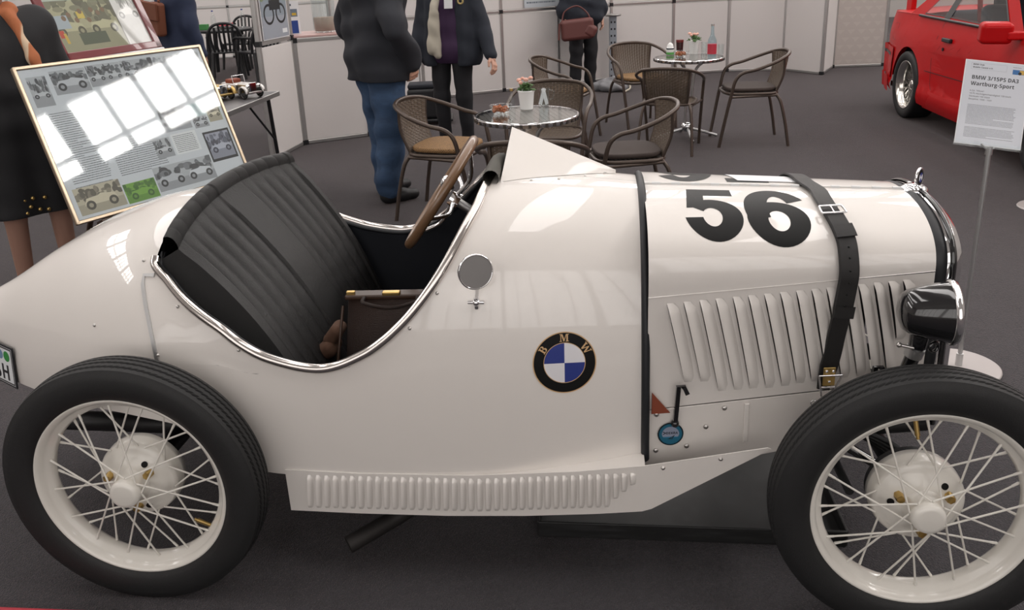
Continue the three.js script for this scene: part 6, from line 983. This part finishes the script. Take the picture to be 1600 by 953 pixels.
// visitor in a dark poncho by the partition wall
const P3 = [0.98, -8.55];
person({ label: 'person in a dark poncho and dark trousers standing before the partition wall', pos: P3, turn: 0.5, h: 1.70, long: true,
  wear({ T, A, G }, add, p, sc) {
    add('trousers', [...G('L', 0.03), ...G('R', 0.03), [[-0.07, 0.92, 0], 0.118, [0.07, 0.92, 0], 0.118]], M.trouser_black, 60, 0.03, folds(0.005));
    add('poncho', [...T(0.05), [[-0.16, 1.38, 0], 0.10, [-0.26, 0.98, 0], 0.10], [[0.16, 1.38, 0], 0.10, [0.26, 0.98, 0], 0.10], [[-0.12, 1.1, 0.05], 0.13, [-0.14, 0.92, 0.05], 0.13], [[0.12, 1.1, 0.05], 0.13, [0.14, 0.92, 0.05], 0.13]], M.navy_cloth, 64, 0.05, folds(0.008, 22, 10), 'dark draped poncho');
  } });
{ const t = thing('leather_handbag', 'brown red leather handbag at the hip of the person in the poncho', 'handbag', [P3[0] - 0.06, 0.76, P3[1] + 0.30], 0.1); part('bag_body', [rbox(0.42, 0.26, 0.12, 0.05, 0, 0, 0, 0, 0, 0.08), rbox(0.16, 0.16, 0.1, 0.05, 0.16, -0.02, 0.02, 0, 0, -0.5)], mat('handbag', new THREE.Color(0.13, 0.04, 0.035), 0.5), t); part('bag_strap', tube([[-0.19, 0.1, 0], [-0.15, 0.22, -0.02], [0.0, 0.28, -0.03], [0.12, 0.2, -0.02], [0.17, 0.1, 0]], 0.01, 24, 6), M.handbag, t); part('zip_pull', rod(V(-0.225, 0.08, 0.05), V(-0.235, -0.12, 0.05), 0.012), M.handbag, t); }
{ const p = onY(958, 128, 0), t = thing('perforated_post', 'grey perforated metal post beside the person in the poncho', 'post', [p.x, 0, p.z], 0.1); const s = poly([[-0.045, 0], [0.045, 0], [0.045, 0.86], [-0.045, 0.86]]); for (let j = 0; j < 9; j++) for (const x of [-0.022, 0.022]) { const h = new THREE.Path(); const y = 0.08 + j * 0.088; h.moveTo(x - 0.009, y - 0.013); h.lineTo(x + 0.009, y - 0.013); h.lineTo(x + 0.009, y + 0.013); h.lineTo(x - 0.009, y + 0.013); h.closePath(); s.holes.push(h); } const m = mat('post_grey', new THREE.Color(0.33, 0.36, 0.40), 0.45, { metalness: 0.3 }); part('perforated_face', slab(s, 0.004, 0), m, t); for (const x of [-0.045, 0.045]) part('post_flange', box(0.004, 0.86, 0.06, x, 0.43, -0.03), m, t); part('post_back', box(0.086, 0.86, 0.002, 0, 0.43, -0.05), M.black_plastic, t); part('top_plate', lathe([[0, 0.862], [0.1, 0.862], [0.11, 0.88], [0.1, 0.89], [0, 0.89]], 30), M.aluminium, t); }
{ const p = onY(930, 131, 0); const a = thing('baseball_hat', 'red baseball hat lying on the carpet by the partition wall', 'hat', [p.x + 0.22, 0, p.z + 0.30]); part('cap_crown', new THREE.SphereGeometry(0.1, 20, 10, 0, 2 * PI, 0, PI / 2).scale(1, 0.95, 1), mat('cap_red', new THREE.Color(0.5, 0.02, 0.025), 0.7), a); part('cap_peak', rbox(0.14, 0.012, 0.1, 0.005, 0, 0.012, 0.12), M.porcelain, a);
  const q = onY(950, 142, 0); const b = thing('cloth_bundle', 'grey cloth bag slumped on the carpet beside the red hat', 'bag', [q.x, 0, q.z]); part('cloth', blob([[[-0.14, 0.06, 0], 0.06, [0.1, 0.1, 0.02], 0.09], [[0.1, 0.1, 0.02], 0.09, [0.2, 0.05, 0.1], 0.05], [[-0.05, 0.06, 0.1], 0.06, [0.1, 0.06, 0.12], 0.06]], 40, 0.04, folds(0.008, 40, 30)), mat('cloth_grey', new THREE.Color(0.22, 0.22, 0.23), 0.9), b); part('strap', tube([[0.15, 0.1, 0.08], [0.24, 0.13, 0.1], [0.27, 0.05, 0.14], [0.2, 0.015, 0.2]], 0.012, 20, 6), M.scarf_cream, b); }
{ const p = onY(672, 192, 0); const t = thing('trolley_case', 'black trolley case on the carpet between the two standing visitors', 'suitcase', [p.x, 0, p.z], 0.15); part('case_body', rbox(0.42, 0.32, 0.26, 0.04, 0, 0.22, 0), M.black_plastic, t); part('case_lid', rbox(0.40, 0.05, 0.24, 0.02, 0, 0.40, 0), M.jacket_black, t); for (const x of [-0.17, 0.17]) part('castor', put(cyl(0.03, 0.03, 0.03, 0, 0, 0, 16, PI / 2), x, 0.03, 0.08), M.rubber, t); part('case_base', rbox(0.5, 0.03, 0.34, 0.012, 0, 0.05, 0), M.black_plastic, t); part('handle', [rod(V(-0.08, 0.4, -0.1), V(-0.08, 0.72, -0.1), 0.009), rod(V(0.08, 0.4, -0.1), V(0.08, 0.72, -0.1), 0.009), rod(V(-0.08, 0.72, -0.1), V(0.08, 0.72, -0.1), 0.012)], M.aluminium, t); }
// red barrier strip on the carpet in the near corner
{ const a = onY(-120, 947, 0.02), b = onY(178, 958, 0.02); const t = thing('red_barrier_strip', 'low red barrier strip on the carpet in front of the rear wheel', 'barrier'); part('strip', put(rbox(a.distanceTo(b), 0.03, 0.05, 0.006), (a.x + b.x) / 2, 0.015, (a.z + b.z) / 2 + 0.025, 0, Math.atan2(-(b.z - a.z), b.x - a.x), 0), mat('barrier_red', new THREE.Color(0.4, 0.012, 0.03), 0.5), t); part('strip_cap', rbox(0.012, 0.034, 0.054, 0.004, b.x, 0.017, b.z + 0.025), M.black_plastic, t); }

renderer.render(scene, camera);
